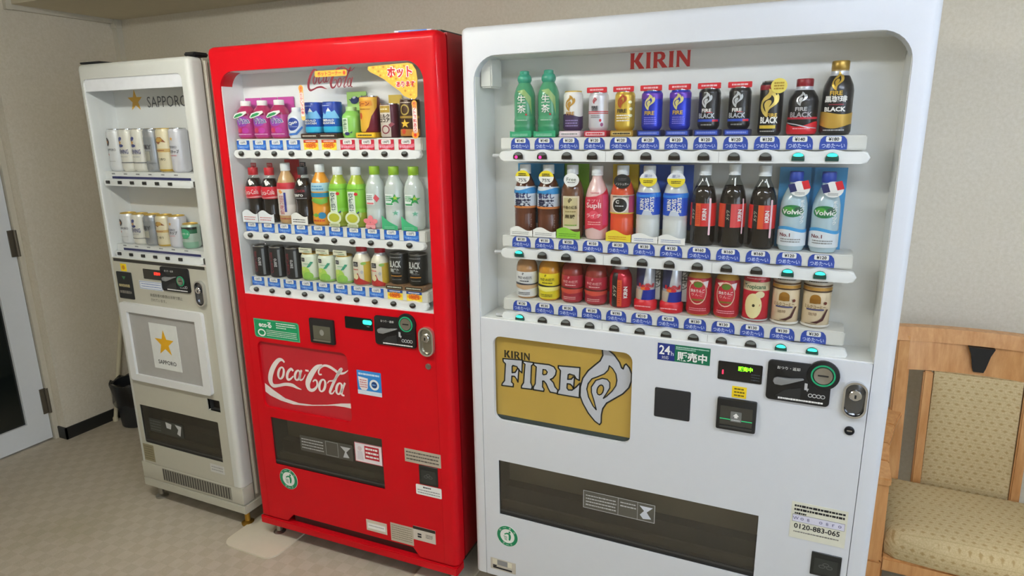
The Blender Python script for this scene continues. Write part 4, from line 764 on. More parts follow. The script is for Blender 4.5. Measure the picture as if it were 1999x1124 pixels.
s.prism([rrect(0.478, 0.592, 0.426, 0.500), rrect(0.480, 0.590, 0.428, 0.498)], yy - 0.0002, yy, M('c04a58', 0.5)); s.prism(rrect(0.520, 0.580, 0.442, 0.492), yy - 0.0002, yy, M('b51f30', 0.5)); s.lines(0.524, 0.577, 0.445, 0.489, 3, yy - 0.0004, PAPER, 0.5); s.poly(ell(0.500, 0.478, 0.009, 0.009, 12), yy - 0.0002, M('dac6c8', 0.5)); s.poly([(0.49, 0.468), (0.51, 0.468), (0.514, 0.435), (0.488, 0.435)], yy - 0.0002, M('d5d0d6', 0.5)); fin(s, 'white and red sticker on the flap')
recycle(vr, 0.164, 0.288, 0.042)
s = sticker('service_notice', vr, 0.686, 0.825, 0.468, 0.517, M('b5aa98', 0.5)); s.lines(0.692, 0.819, 0.474, 0.512, 3, s.y, M('4f4a44', 0.6), 0.4); fin(s, 'grey notice strip above the coin return')
coin_return(vr, 0.740, 0.811, 0.395, 0.466)
s = sticker('coin_notice', vr, 0.7235, 0.8225, 0.353, 0.391, PAPER, 0.004); s.lines(0.730, 0.816, 0.357, 0.376, 2, s.y, GREY, 0.4); s.lines(0.752, 0.785, 0.379, 0.387, 1, s.y, M('3a3a40', 0.6), 0.7); fin(s, 'white notice below the coin return')
s = sticker('small_label', vr, 0.506, 0.593, 0.158, 0.202, M('cfc4b2', 0.5)); s.prism(rrect(0.512, 0.587, 0.168, 0.190), s.y - 0.0002, s.y, PAPER); s.lines(0.516, 0.580, 0.176, 0.184, 1, s.y - 0.0004, GREY, 0.4); fin(s)
s = sticker('rating_plate', vr, 0.609, 0.702, 0.1425, 0.214, M('bdb4a0', 0.4)); s.lines(0.614, 0.697, 0.150, 0.210, 7, s.y, M('6a6456', 0.6), 0.3); fin(s)
s = sticker('maker_label', vr, 0.7025, 0.791, 0.171, 0.2245, M('d0c8bc', 0.4)); s.prism(rrect(0.7025, 0.791, 0.213, 0.2245), s.y - 0.0002, s.y, M('2a2420', 0.5)); s.prism(rrect(0.720, 0.735, 0.193, 0.199), s.y - 0.0002, s.y, INK); s.prism(rrect(0.720, 0.735, 0.183, 0.190), s.y - 0.0002, s.y, INK); s.lines(0.752, 0.780, 0.186, 0.202, 3, s.y, M('6a6660', 0.6), 0.6); fin(s)
# box of papers lying on the red machine
t = thing('document_tray', 'dark tray with white and blue papers lying on the red machine', 'tray', (-1.13, 1.86, 1.8296))
MB().rbox(-0.09, 0.11, -0.10, 0.14, 0.0, 0.014, M('1c1e24', 0.4), 0.003).build('tray', t)
b = MB(); b.add([(-0.055, -0.098, 0.0145), (0.075, -0.098, 0.0145), (0.08, 0.1, 0.0145), (-0.05, 0.1, 0.0145), (-0.055, -0.098, 0.021), (0.075, -0.098, 0.018), (0.08, 0.1, 0.018), (-0.05, 0.1, 0.021)], [(0, 3, 2, 1), (4, 5, 6, 7), (0, 1, 5, 4), (1, 2, 6, 5), (2, 3, 7, 6), (3, 0, 4, 7)], M('dfe3f2', 0.5)); b.box(-0.04, 0.06, -0.0985, 0.08, 0.0145, 0.0185, M('5a7fd0', 0.5)); b.build('papers', t, 'white and blue papers')

# ================================================================== beige beer machine (left)
SX, SY = -2.53, 1.64
vs = thing('vending_machine', 'narrow beige vending machine with gold star, leftmost of the three', 'vending machine', (SX, SY, 0))
BEI = M('b9b7a8', 0.42, var=0.03); BEIT = M('cbcdc6', 0.45, var=0.02); IVO = M('dfe1e0', 0.4, var=0.015)
frame_u('door_frame', vs, 0.010, 0.596, 0.190, 1.811, 0.036, 0.556, 1.757, 0.022, 0.055, BEIT, 0.020)
MB().prism(rrect(0.0365, 0.5555, 0.190, 1.084), 0.0, 0.010, BEI)
lp = MB(); lp.prism([rrect(0.0365, 0.5555, 0.190, 1.084, 0.001, 1), rrect(0.058, 0.510, 0.285, 0.459, 0.004, 2), rrect(0.466, 0.534, 0.503, 0.553, 0.003, 2)], 0.0, 0.012, BEI); lp.build('lower_door_panel', vs)
kp = MB(); kp.slab(rrect(0.010, 0.596, 0.114, 0.1885, 0.003, 2), 0.0, 0.055, BEI, 0.004, 2); kp.build('kick_panel', vs)
gr = MB(); gr.box(0.139, 0.535, -0.0006, 0.0, 0.124, 0.180, M('8b887c', 0.5)); gv = gr.build('vent_grille', vs)
nb = 27
vsl = None
for i in range(nb):
    u = 0.1415 + (0.391 / nb) * i
    if vsl is None:
        o = MB().box(0, 0.0068, -0.0012, -0.0006, 0.127, 0.177, M('45433c', 0.6)).build('vent_slit', gv); vsl = o.data; o.location = (u, 0, 0)
    else: link(vsl, 'vent_slit', gv, None, (u, 0, 0))
g = MB(); g.prism([rrect(0.016, 0.588, 0.130, 1.806), rrect(0.030, 0.562, 0.14, 1.780)], 0.0555, 0.0625, M('6e6a60', 0.5)); g.build('door_gasket', vs)
shell(vs, 'cabinet', 0.012, 0.594, 0.063, 0.72, 0.114, 1.808, M('b5b0a0', 0.45, var=0.03))
MB().rbox(0.587, 0.600, 0.064, 0.078, 0.13, 1.80, M('d2cfc2', 0.4), 0.003).build('edge_trim', vs)
MB().rbox(0.008, 0.600, 0.0, 0.70, 0.0725, 0.112, BEI, 0.004).build('base', vs)
for u in (0.045, 0.555):
    for y in (0.045, 0.62): foot(vs, u, y, 0.073, BRASS if u > 0.5 else STEEL)
b = MB(); b.rbox(0.02, 0.13, 0.01, 0.10, 1.8115, 1.818, BLACK, 0.002); b.build('top_cover', vs); MB().rbox(0.545, 0.596, 0.03, 0.09, 1.8115, 1.826, BLACK, 0.004).build('hinge_cap', vs)
it = interior(vs, 0.038, 0.554, 1.086, 1.755, 0.112, IVO, y0=0.002); it.build('display_interior', vs)
MB().slab(rrect(0.038, 0.554, 1.712, 1.7555, 0.012, 4, (0, 0, 1, 1)), 0.004, 0.010, M('e4e7ea', 0.3), 0.001, 1).build('header_strip', vs)
MB().prism(rrect(0.0375, 0.5545, 1.086, 1.711), 0.0055, 0.0075, PANE).build('window_glass', vs, 'clear front glass')
b = MB(); b.poly(star(0.158, 1.680, 0.042), 0.1114, M('e0aa1e', 0.4)); b.text('SAPPORO', 0.330, 1.673, 0.040, 0.1112, M('5b5f66', 0.5), wmax=0.212, bold=0.0); b.build('brewery_lettering', vs, 'gold star and grey letters on the display back')
SU = [0.072 + 0.0685 * i for i in range(6)]; SZ = (1.3775, 1.0975); SB = (1.418, 1.134)
for r in range(2):
    z = SZ[r]; rl = rail(vs, 0.040, 0.530, z, 0.0125, SU, 's', 0.012, 0.034)
    MB().box(0.530, 0.545, 0.014, 0.030, z - 0.008, z + 0.012, M('4b4a46', 0.5)).build('rail_bracket', vs)
    sh = MB(); sh.box(0.040, 0.553, 0.028, 0.111, z + 0.010, SB[r] - 0.0006, IVO); sh.prism(rrect(0.078, 0.505, z + 0.0135, z + 0.0225), 0.0272, 0.028, NAVY)
    for u in SU: sh.lines(u + 0.006, u + 0.026, z + 0.029, z + 0.035, 1, 0.0276, M('77787a', 0.5), 0.8)
    sh.build('display_shelf', vs)
    if r == 1: MB().box(0.045, 0.548, -0.0005, 0.004, 1.070, 1.082, M('33322e', 0.5)).build('shadow_gap', vs)
    for u in SU: link(btn_small(), 'selection_button', rl, None, (u, 0.0115, z + 0.001))
s = sticker('caution_sticker', vs, 0.082, 0.116, 1.032, 1.062, YEL); s.poly(ell(0.099, 1.047, 0.009, 0.009, 10), s.y, M('c98a1a', 0.5)); fin(s, 'yellow sticker')
b = MB(); b.slab(rrect(0.053, 0.139, 0.920, 1.029, 0.003, 2), -0.004, 0.001, M('1d2021', 0.35), 0.001, 1); b.poly([(0.085, 1.012), (0.107, 1.012), (0.096, 0.998)], -0.0044, M('3d7a4c', 0.4)); b.lines(0.062, 0.130, 0.966, 0.982, 1, -0.0044, M('a89c74', 0.5), 0.8); b.lines(0.062, 0.130, 0.940, 0.955, 1, -0.0044, M('77746a', 0.5), 0.8); b.build('banknote_slot', vs)
d = MB(); d.slab(rrect(0.211, 0.315, 1.011, 1.051, 0.002, 2), -0.002, 0.001, BLACKG, 0.001, 1); d.text('販売中', 0.291, 1.036, 0.013, -0.0024, M('ff2a1e', 0.4, emit=2.6, var=0), wmax=0.040, bold=0.05); d.build('display_screen', vs, 'black display with red characters')
s = sticker('notice_strip', vs, 0.179, 0.309, 0.969, 1.002, M('dfe4ea', 0.5)); s.prism([rrect(0.181, 0.307, 0.971, 1.000), rrect(0.183, 0.305, 0.973, 0.998)], s.y - 0.0002, s.y, M('8a9cc4', 0.5)); s.lines(0.19, 0.30, 0.976, 0.995, 2, s.y, M('6a80b8', 0.5), 0.35); fin(s)
coin_panel(vs, 0.314, 0.464, 0.975, 1.069, 0.423, 1.020, 0.026)
handle(vs, 0.491, 0.541, 0.931, 1.029)
b = MB(); b.text('未成年者の飲酒は法律で禁止', 0.320, 0.948, 0.013, -0.0006, M('4a473e', 0.6), wmax=0.300); b.text('されています。', 0.275, 0.928, 0.012, -0.0006, M('4a473e', 0.6), wmax=0.2); b.build('printed_notice', vs)
b = MB(); b.prism([rrect(0.056, 0.512, 0.574, 0.905, 0.012, 4), rrect(0.091, 0.473, 0.603, 0.868)], -0.014, 0.0, IVO); b.build('poster_frame', vs, 'white plastic poster frame')
b = MB(); b.box(0.091, 0.473, -0.004, -0.001, 0.603, 0.868, M('a9a8a4', 0.4)); b.prism(rrect(0.2015, 0.3565, 0.645, 0.834), -0.0055, -0.004, M('dfe2de', 0.4)); b.poly(star(0.279, 0.755, 0.056), -0.0059, M('e3ab12', 0.4)); b.text('SAPPORO', 0.279, 0.675, 0.017, -0.0059, INK, wmax=0.105, bold=0.01); b.build('star_poster', vs, 'grey poster with a gold star card')
cr_ = MB(); cr_.box(0.464, 0.536, 0.03, 0.033, 0.50, 0.556, M('3a342e', 0.4)); cr_.box(0.464, 0.536, 0.004, 0.03, 0.50, 0.503, DGREY); cr_.box(0.464, 0.466, 0.004, 0.03, 0.503, 0.556, DGREY); cr_.box(0.534, 0.536, 0.004, 0.03, 0.503, 0.556, DGREY); cr_.build('coin_return', vs)
slot(vs, 0.058, 0.510, 0.285, 0.459, 0.09, M('2b2c2c', 0.4))
s = sticker('flap_sticker', vs, 0.10, 0.30, 0.345, 0.405, M('33352f', 0.4), 0, 0.0034, 0.0006); s.poly([(0.20, 0.402), (0.235, 0.397), (0.228, 0.374), (0.203, 0.376)], s.y, LGREY); s.poly([(0.255, 0.400), (0.292, 0.397), (0.280, 0.352), (0.262, 0.36), (0.272, 0.38)], s.y, LGREY); s.lines(0.105, 0.17, 0.35, 0.40, 4, s.y, M('5a5d58', 0.5), 0.4); fin(s)
s = sticker('rating_plate', vs, 0.040, 0.104, 0.2005, 0.2775, M('8f8668', 0.45)); s.lines(0.045, 0.099, 0.206, 0.272, 6, s.y, M('6a6248', 0.6), 0.3); fin(s)
s = sticker('small_label', vs, 0.435, 0.511, 0.232, 0.267, M('c9cac6', 0.5)); s.lines(0.442, 0.505, 0.238, 0.262, 2, s.y, M('9a9b98', 0.5), 0.4); fin(s)

# ================================================================== drinks on display
def norm(l, hole=None):
    x0 = min(p[0] for p in l); x1 = max(p[0] for p in l); z0 = min(p[1] for p in l); z1 = max(p[1] for p in l); k = 1 / (z1 - z0)
    f = lambda q: [((x - (x0 + x1) / 2) * k, (z - z0) * k) for x, z in q]
    return f(l), f(hole) if hole else None
FLN, FLH = norm(FLAME, FLAME_H)
def pet(R, H, neck=0.0105):
    return [(R * .5, 0), (R * .86, .001), (R * .97, .006), (R, .014), (R, H * .30), (R * .975, H * .315), (R, H * .33), (R, H * .62), (R * .96, H * .67), (R * .80, H * .75), (R * .56, H * .82), (neck * 1.15, H * .87), (neck, H * .895), (neck, H * .93)]
def cola(R, H, neck=0.0105):
    return [(R * .55, 0), (R * .82, .001), (R * .95, .010), (R * .93, H * .18), (R * .86, H * .30), (R * .90, H * .42), (R, H * .52), (R, H * .60), (R * .93, H * .68), (R * .72, H * .77), (R * .48, H * .84), (neck * 1.1, H * .89), (neck, H * .93)]
def round_pet(R, H, neck=0.0105):
    return [(R * .5, 0), (R * .88, .001), (R, .010), (R, H * .52), (R * .97, H * .60), (R * .86, H * .68), (R * .66, H * .76), (R * .44, H * .83), (neck * 1.1, H * .88), (neck, H * .93)]
def small_pet(R, H, neck=0.0120):
    return [(R * .5, 0), (R * .88, .001), (R, .010), (R, H * .60), (R * .98, H * .68), (R * .88, H * .76), (R * .66, H * .82), (neck * 1.15, H * .87), (neck, H * .92)]
def can(R, H):
    return [(R * .78, 0), (R * .84, .0015), (R * .98, .008), (R, .012), (R, H - .012), (R * .97, H - .008), (R * .86, H - .003), (R * .86, H), (R * .80, H), (R * .79, H - .003)]
def slimcan(R, H):
    return [(R * .86, 0), (R * .92, .0015), (R, .006), (R, H - .006), (R * .95, H - .002), (R * .95, H), (R * .88, H), (R * .87, H - .002)]
def botcan(R, H):
    return [(R * .8, 0), (R * .9, .0015), (R, .008), (R, H * .60), (R * .93, H * .68), (R * .70, H * .78), (R * .56, H * .82), (R * .54, H * .90)]
def radius(prof, z):
    for (r0, z0), (r1, z1) in zip(prof, prof[1:]):
        if z0 <= z <= z1: return r0 + (r1 - r0) * ((z - z0) / (z1 - z0) if z1 > z0 else 0)
    return prof[-1][0]
def wrap(b, prof, z_off, R, tris2d, m, lift):
    v, f = tris2d
    out = []
    for s_, z in v:
        r = radius(prof, z) + lift; a = s_ / R
        out.append((r * math.sin(a), -r * math.cos(a), z + z_off))
    b.add(out, f, m, True)
def cutpoly(loops, R, zcuts):
    fl, t = tess([ccw(loops[0])] + [list(h) for h in loops[1:]])
    bm = bmesh.new(); vs_ = [bm.verts.new((x, z, 0)) for x, z in fl]
    for q in t:
        try: bm.faces.new([vs_[i] for i in q])
        except ValueError: pass
    xs = [p[0] for p in fl]; zs = [p[1] for p in fl]; st = R * 0.22; x = math.ceil(min(xs) / st) * st
    while x < max(xs):
        bmesh.ops.bisect_plane(bm, geom=bm.verts[:] + bm.edges[:] + bm.faces[:], plane_co=(x, 0, 0), plane_no=(1, 0, 0)); x += st
    for z in zcuts:
        if min(zs) < z < max(zs): bmesh.ops.bisect_plane(bm, geom=bm.verts[:] + bm.edges[:] + bm.faces[:], plane_co=(0, z, 0), plane_no=(0, 1, 0))
    bm.verts.index_update(); r = ([v_.co.xy[:] for v_ in bm.verts], [tuple(v_.index for v_ in f_.verts) for f_ in bm.faces]); bm.free(); return r
def drink(name, label, cat, kind, R, H, body, cap=None, bands=(), dec=(), dz=0.0, card=None, tag=None, stand=None, head=None, wave=None, fill=None, lidm=None, group=None, capshape=None, neckm=None, tilt=0.0):
    """a display drink standing at the origin, front towards -y; R radius, H height; bands/dec are its print"""
    prof = {'pet': pet, 'cola': cola, 'round': round_pet, 'small': small_pet, 'can': can, 'slim': slimcan, 'bot': botcan}[kind](R, H)
    t = thing(name, label, cat, (0, 0, 0), 0, group)
    zs = sorted(set([z for _, z in prof]))
    # body
    P = list(prof)
    if fill:
        zf = fill[0] * H; i = max(k for k, (r, z) in enumerate(P) if z <= zf); P.insert(i + 1, (radius(prof, zf), zf)); P.insert(i + 2, (radius(prof, zf) - 1e-5, zf + 1e-5))
        mf = lambda z: body if z < zf + 5e-6 else fill[1]
    else: mf = None
    MB().lathe(P, body, 28, (0, 0, dz), 'z', mf).build('body', t)
    if kind in ('can', 'slim'):
        l = MB(); l.lathe([(P[-3][0] + 0.0004, H - 0.0022), (P[-3][0] + 0.0004, H + 0.0008), (P[-2][0], H + 0.0008), (P[-2][0] - 0.002, H - 0.003), (0, H - 0.003)], lidm or CHROME, 24, (0, 0, dz)); l.box(-0.004, 0.004, -0.012, 0.004, dz + H - 0.003, dz + H - 0.0018, CHROME); l.build('lid', t)
    if neckm:
        z0 = 0.80 * H; q = [(radius(prof, z) + 0.0004, z) for z in [z0 + (0.90 * H - z0) * i / 4 for i in range(5)]]; MB().lathe(q, neckm, 24, (0, 0, dz)).build('neck', t)
    if cap:
        rn = prof[-1][0]; zc = prof[-1][1] - 0.012 if kind != 'bot' else H * .865; rc = max(0.0140, rn + 0.0015) if kind != 'bot' else rn + 0.001
        if capshape == 'ball': q = [(.0115, H * .80), (.0165, H * .825), (.0192, H * .86), (.0190, H * .895), (.0165, H * .93), (.0128, H * .95), (.0128, H * .99), (.011, H)]
        else: q = [(rc, zc), (rc, zc + 0.002), (rc * 0.97, zc + 0.0025), (rc, zc + 0.0035), (rc, H - 0.002), (rc * .93, H), (0, H)]
        MB().lathe(q, cap, 24, (0, 0, dz)).build('cap', t)
    if bands or dec:
        b = MB(); lift = 0.0006
        for z0, z1, m in bands:
            z0 *= H; z1 *= H; zz = [z0] + [z for z in zs if z0 < z < z1] + [z1]
            q = [(radius(prof, z) + lift, z) for z in zz]; base = len(b.v); sg_ = 28
            b.lathe([(q[0][0] - 0.0005, q[0][1])] + q + [(q[-1][0] - 0.0005, q[-1][1])], m, sg_, (0, 0, dz))
            # drop the disc caps that close the sleeve
            for _ in range(2): b.f.pop(); b.m.pop(); b.sm.pop()
            lift += 0.00025
        lift += 0.0004
        for d in dec:
            k = d[0]; m = d[-1] if k != 'text' else d[5]
            if k == 'rect': wrap(b, prof, dz, R, cutpoly([rrect(d[1], d[2], d[3] * H, d[4] * H, d[5] if len(d) > 6 else 0, 3)], R, zs), m, lift)
            elif k == 'ell': wrap(b, prof, dz, R, cutpoly([ell(d[1], d[2] * H, d[3], d[4], 18, d[5] if len(d) > 6 else 0)], R, zs), m, lift)
            elif k == 'ring': wrap(b, prof, dz, R, cutpoly([ell(d[1], d[2] * H, d[3], d[4], 20), ell(d[1], d[2] * H, d[3] * d[5], d[4] * d[5], 20)[::-1]], R, zs), m, lift)
            elif k == 'poly': wrap(b, prof, dz, R, cutpoly([[(x, z * H) for x, z in d[1]]], R, zs), m, lift)
            elif k == 'star': wrap(b, prof, dz, R, cutpoly([star(d[1], d[2] * H, d[3])], R, zs), m, lift)
            elif k == 'flame':
                sc_ = d[3] * H; f_ = lambda q: [(d[1] + x * sc_, d[2] * H + z * sc_) for x, z in q]
                wrap(b, prof, dz, R, cutpoly([ccw(f_(FLN)), ccw(f_(FLH))[::-1]], R, zs), m, lift)
            elif k == 'wave':   # band with a wavy upper edge round the front
                n = 20; top = [(R * 1.5 * (1 - 2 * i / n), (d[2] + d[3] * math.sin(i / n * PI * 2 + d[4])) * H) for i in range(n + 1)]
                wrap(b, prof, dz, R, cutpoly([[(-R * 1.5, d[1] * H), (R * 1.5, d[1] * H)] + top], R, zs), m, lift)
            elif k == 'text':   # ('text', str, s, zfrac, height, mat, rot, bold)
                tb = MB(); tb.text(d[1], d[2], d[3] * H, d[4], 0, d[5], 'c', d[6] if len(d) > 6 else 0, d[7] if len(d) > 7 else 0.0, wmax=d[8] if len(d) > 8 else R * 1.5)
                wrap(b, prof, dz, R, ([(x, z) for x, _, z in tb.v], tb.f), d[5], lift + 0.0004)
            elif k == 'vtext':
                for i, chx in enumerate(d[1]):
                    tb = MB(); tb.text(chx, d[2], d[3] * H - d[4] * (i + .5) * 1.1, d[4], 0, m, 'c', 0, 0.02); wrap(b, prof, dz, R, ([(x, z) for x, _, z in tb.v], tb.f), m, lift + 0.0004)
            elif k == 'lines':
                tb = MB(); tb.lines(d[1], d[2], d[3] * H, d[4] * H, d[5], 0, m, 0.5); wrap(b, prof, dz, R, ([(x, z) for x, _, z in tb.v], tb.f), m, lift + 0.0003)
            lift += 0.00012
        b.build('label', t)
    if card:   # (material, width, z0, z1)
        MB().box(-card[1] / 2, card[1] / 2, R + 0.0015, R + 0.0025, card[2], card[3], card[0]).build('backing_card', t)
    if tag:    # (s, z, r, upper, lower, split, [text])
        s_, z, r, mu, ml, sp_ = tag[:6]; y = -R - 0.002; b = MB(); b.prism(ell(s_, z, r, r, 22), y - 0.0008, y, mu)
        if ml: b.prism([(s_ + r * math.cos(a), z + r * math.sin(a)) for a in [sp_ + (PI - 2 * sp_ if False else 0) + (-PI - 2 * sp_) * i / 14 for i in range(15)]] if False else [(s_ + r * math.cos(a), z + r * math.sin(a)) for a in [PI - sp_ + (PI + 2 * sp_) * i / 14 for i in range(15)]], y - 0.0012, y - 0.0008, ml)
        if len(tag) > 6: tag[6](b, s_, z, r, y - 0.0016)
        b.box(s_ - 0.002, s_ + 0.002, y, -0.012, z - 0.002, z + 0.002, PAPER)
        b.build('neck_tag', t)
    if stand:  # (material, text material)
        b = MB(); wd = R + 0.004; b.rbox(-wd, wd, -R - 0.004, R * 0.9, 0, dz, stand[0], 0.0015); b.prism(rrect(-wd + .004, wd - .004, dz * .22, dz * .80, 0.001, 1), -R - 0.0046, -R - 0.004, stand[2] if len(stand) > 2 else stand[0]); b.lines(-wd * .75, wd * .75, dz * .32, dz * .70, 1, -R - 0.0049, stand[1], 0.7); b.build('stand', t)
    if head:
        b = MB(); zt = dz + H; b.rbox(-R - .001, R + .001, -R * 0.8, -R * 0.8 + 0.004, zt - 0.0015, zt + 0.0125, head[0], 0.001); b.box(-0.004, 0.004, -R * 0.8 + .004, -R * 0.5, zt - 0.001, zt + 0.004, head[0]); b.lines(-R * .7, R * .7, zt + 0.002, zt + 0.010, 1, -R * 0.8 - 0.0004, head[1], 0.6); b.build('header_card', t)
    if wave:   # (material, h, text material, amp)
        wd = R + 0.0025; n = 16; y = -R - 0.0025; top = [(wd * (1 - 2 * i / n), wave[1] * (1 + wave[3] * math.sin(i / n * PI * 1.9 + 0.6))) for i in range(n + 1)]
        b = MB(); b.prism([(-wd, 0.0002), (wd, 0.0002)] + top, y - 0.001, y, wave[0]); b.box(-wd + .002, wd - .002, y, -R * 0.3, 0.0002, 0.0012, wave[0]); b.lines(-wd * .8, wd * .7, wave[1] * .18, wave[1] * .62, 2, y - 0.0013, wave[2], 0.4); b.build('shelf_card', t)
    return t
def place(t, mach, u, z, off, ws=1.0):
    x0, y0, th = mach; t.location = (x0 + u * math.cos(th) - off * math.sin(th), y0 + u * math.sin(th) + off * math.cos(th), z); t.rotation_euler = (0, 0, th); t.scale = (ws, ws, 1.0); return t
def twin(t, label):
    r = t.copy(); COL.objects.link(r); r['label'] = label
    for c in list(t.children):
        q = c.copy(); COL.objects.link(q); q.parent = r
    return r
KM = (KX, KY, 0.0); RM = (RX, RY, RT); SM = (SX, SY, 0.0)
def on(mach, us, zb, off, items, group, ws, turn=0.0):
    """items: list of (index, thing)"""
    for i, t in items:
        place(t, mach, us[i], zb, off, ws[i]); t['group'] = group
        if turn:   # bottles stand turned a little so that their print faces the aisle
            for c in t.children:
                if c.name.split('.')[0] == 'label': c.rotation_euler = (0, 0, turn * math.atan2(-(mach[0] + us[i]), mach[1]))
W_ = PAPER; RED = M('cf1f2e', 0.35); DRED = M('8e1626', 0.35); BLK = M('18181c', 0.28, coat=0.3); VIO = M('3a2f96', 0.25, 0.3); PUR = M('3f2a52', 0.35)
BRN = M('5e3423', 0.2, coat=0.3); TEAB = M('6a4630', 0.2, coat=0.3); CLW = M('e9eef0', 0.25)
G1 = 'drinks on the top shelf of the white machine'; G2 = 'drinks on the middle shelf of the white machine'; G3 = 'drinks on the bottom shelf of the white machine'
# ---- white machine, top shelf
GT = M('4f9a72', 0.2, coat=0.4); GTC = M('3f9d82', 0.25, coat=0.3)
d0 = drink('drink_bottle', 'green tea bottle at the left end of the white machine top shelf', 'bottle', 'pet', 0.0285, 0.182, GT, GTC, bands=[(0.04, .16, M('2f8f63', .3)), (.20, .27, M('3a8c62', .3))], dec=[('poly', [(-.016, .70), (.006, .72), (.024, .60), (.026, .34), (.018, .50), (.004, .63)], M('8fb06a', .35)), ('text', '生', -.002, .575, .022, W_, 0, 0.01), ('text', '茶', -.002, .43, .022, W_, 0, 0.01), ('ell', .010, .345, .0025, .0025, RED), ('lines', -.016, .014, .245, .275, 1, M('b8d8c4', .5))], capshape='ball', wave=(M('2d9a6e', .35), .017, M('bfe2d0', .5), .10))
d1 = twin(d0, 'green tea bottle second from the left on the white machine top shelf')
CANR, CANH = 0.0258, 0.101
d2 = drink('drink_can', 'white and purple coffee can with gold flame, no red header, top shelf', 'can', 'can', CANR, .106, M('e9e6e2', .3), lidm=GOLDF, dec=[('wave', .01, .40, -.04, 0.4, PUR), ('flame', -.003, .50, .40, M('c99a45', .3, .4)), ('text', 'FIRE', -.003, .445, .009, M('b98a3a', .4), 0, .03), ('lines', -.017, .017, .10, .30, 3, M('8f7fb0', .5))], dz=.016, stand=(M('d8c4cb', .4), GREY, M('e8dbe0', .4)))
d3 = drink('drink_can', 'silver white coffee can with red double stripe and red header card', 'can', 'can', CANR, CANH, M('d9d9e0', .28, .25), dec=[('rect', -.036, .036, .445, .465, RED), ('rect', -.036, .036, .49, .51, RED), ('flame', -.006, .70, .17, M('b5383c', .4)), ('text', 'FIRE', -.006, .61, .007, INK, 0, .03), ('text', '微糖', -.006, .55, .008, INK), ('lines', -.016, .008, .33, .42, 2, M('8a8288', .5)), ('ell', .009, .27, .003, .004, RED), ('ell', .013, .16, .004, .005, M('9a4a7a', .4))], dz=.016, stand=(M('c02c42', .35), RED, M('e8c0c6', .4)), head=(RED, M('f0c0c4', .5)))
d4 = drink('drink_can', 'embossed gold coffee can with red header card', 'can', 'can', CANR, CANH, M('d9b648', .25, .45), dec=[('flame', -.004, .56, .38, M('a8481f', .35)), ('text', 'FIRE', -.004, .50, .010, M('3a2c12', .5), 0, .03), ('lines', -.018, .016, .22, .42, 3, M('ece6e0', .5)), ('ell', .017, .72, .005, .004, M('fff6c0', .3, .5)), ('ell', .019, .55, .005, .004, M('fff6c0', .3, .5)), ('ell', .019, .38, .005, .004, M('fff6c0', .3, .5))], dz=.016, stand=(M('b08a3a', .3, .4), INK, M('d8bd7a', .3, .3)), head=(RED, M('f0c0c4', .5)))
d5 = drink('drink_can', 'blue violet coffee can with gold flame, left one of two, top shelf', 'can', 'can', CANR, CANH, M('2f3fc0', .22, .4), dec=[('rect', -.036, .036, .78, .93, M('6a3fb0', .25, .3)), ('flame', -.003, .50, .40, M('d8cf8a', .3, .3)), ('text', 'FIRE', -.003, .43, .010, GOLDF, 0, .03), ('lines', -.016, .014, .14, .34, 4, M('7f7ad8', .4))], dz=.016, stand=(M('1f2a66', .3), M('8a98d8', .4), M('3c5ac0', .3)), head=(RED, M('f0c0c4', .5)))
d6 = twin(d5, 'blue violet coffee can with gold flame, right one of two, top shelf')
d7 = drink('drink_can', 'black coffee can with silver flame and blue stripe, left one of two', 'can', 'can', CANR, CANH, BLK, dec=[('flame', -.004, .52, .38, M('c9cdd2', .3, .3)), ('text', 'FIRE', -.004, .46, .009, W_, 0, .03), ('lines', -.004, .010, .40, .43, 1, RED), ('text', 'BLACK', -.004, .335, .0125, M('b9bec6', .4), 0, .03), ('rect', -.03, .030, .19, .25, M('2f4fb8', .3)), ('rect', .010, .026, .19, .24, RED), ('lines', -.016, .010, .08, .15, 1, GREY)], dz=.016, stand=(M('1e2b6a', .3), M('8a98d8', .4), M('3c5ac0', .3)), head=(RED, M('f0c0c4', .5)))
d8 = twin(d7, 'black coffee can with silver flame and blue stripe, right one of two')
def tg9(b, s, z, r, y): b.lines(s - r * .6, s + r * .6, z - r * .55, z + r * .55, 3, y, M('b08a1c', .5), .6)
d9 = drink('drink_can', 'tall black coffee can with big gold flame and yellow round tag', 'can', 'can', .0262, .128, BLK, dec=[('rect', -.03, .03, .84, .93, DRED), ('flame', -.002, .34, .52, M('e0c76a', .3, .4)), ('text', 'FIRE', .005, .375, .009, GOLDF, 0, .03), ('text', 'BLACK', -.001, .285, .0155, W_, 0, .04), ('rect', -.022, .014, .13, .19, M('d8b83a', .4)), ('lines', -.02, .012, .06, .10, 1, LGREY)], tag=(.016, .116, .0175, M('ecd968', .4), None, 0, tg9))
d10 = drink('drink_bottle', 'black bottle can with dark red cap and red wave, top shelf', 'bottle', 'bot', .0285, .131, BLK, DRED, neckm=SILV, dec=[('wave', .02, .20, .045, .9, RED), ('poly', [(-.034, .235), (-.01, .20), (.014, .145), (.034, .13), (.034, .115), (.012, .13), (-.012, .185), (-.034, .215)], SILV), ('rect', -.036, .036, .285, .325, M('b8263a', .35)), ('flame', -.003, .52, .25, M('d0d4d8', .25, .4)), ('text', 'FIRE', -.003, .465, .009, LGREY, 0, .03), ('text', 'BLACK', -.003, .365, .0125, M('a9a4a8', .4), 0, .03), ('lines', -.016, .016, .10, .14, 1, M('f0a0a8', .5))])
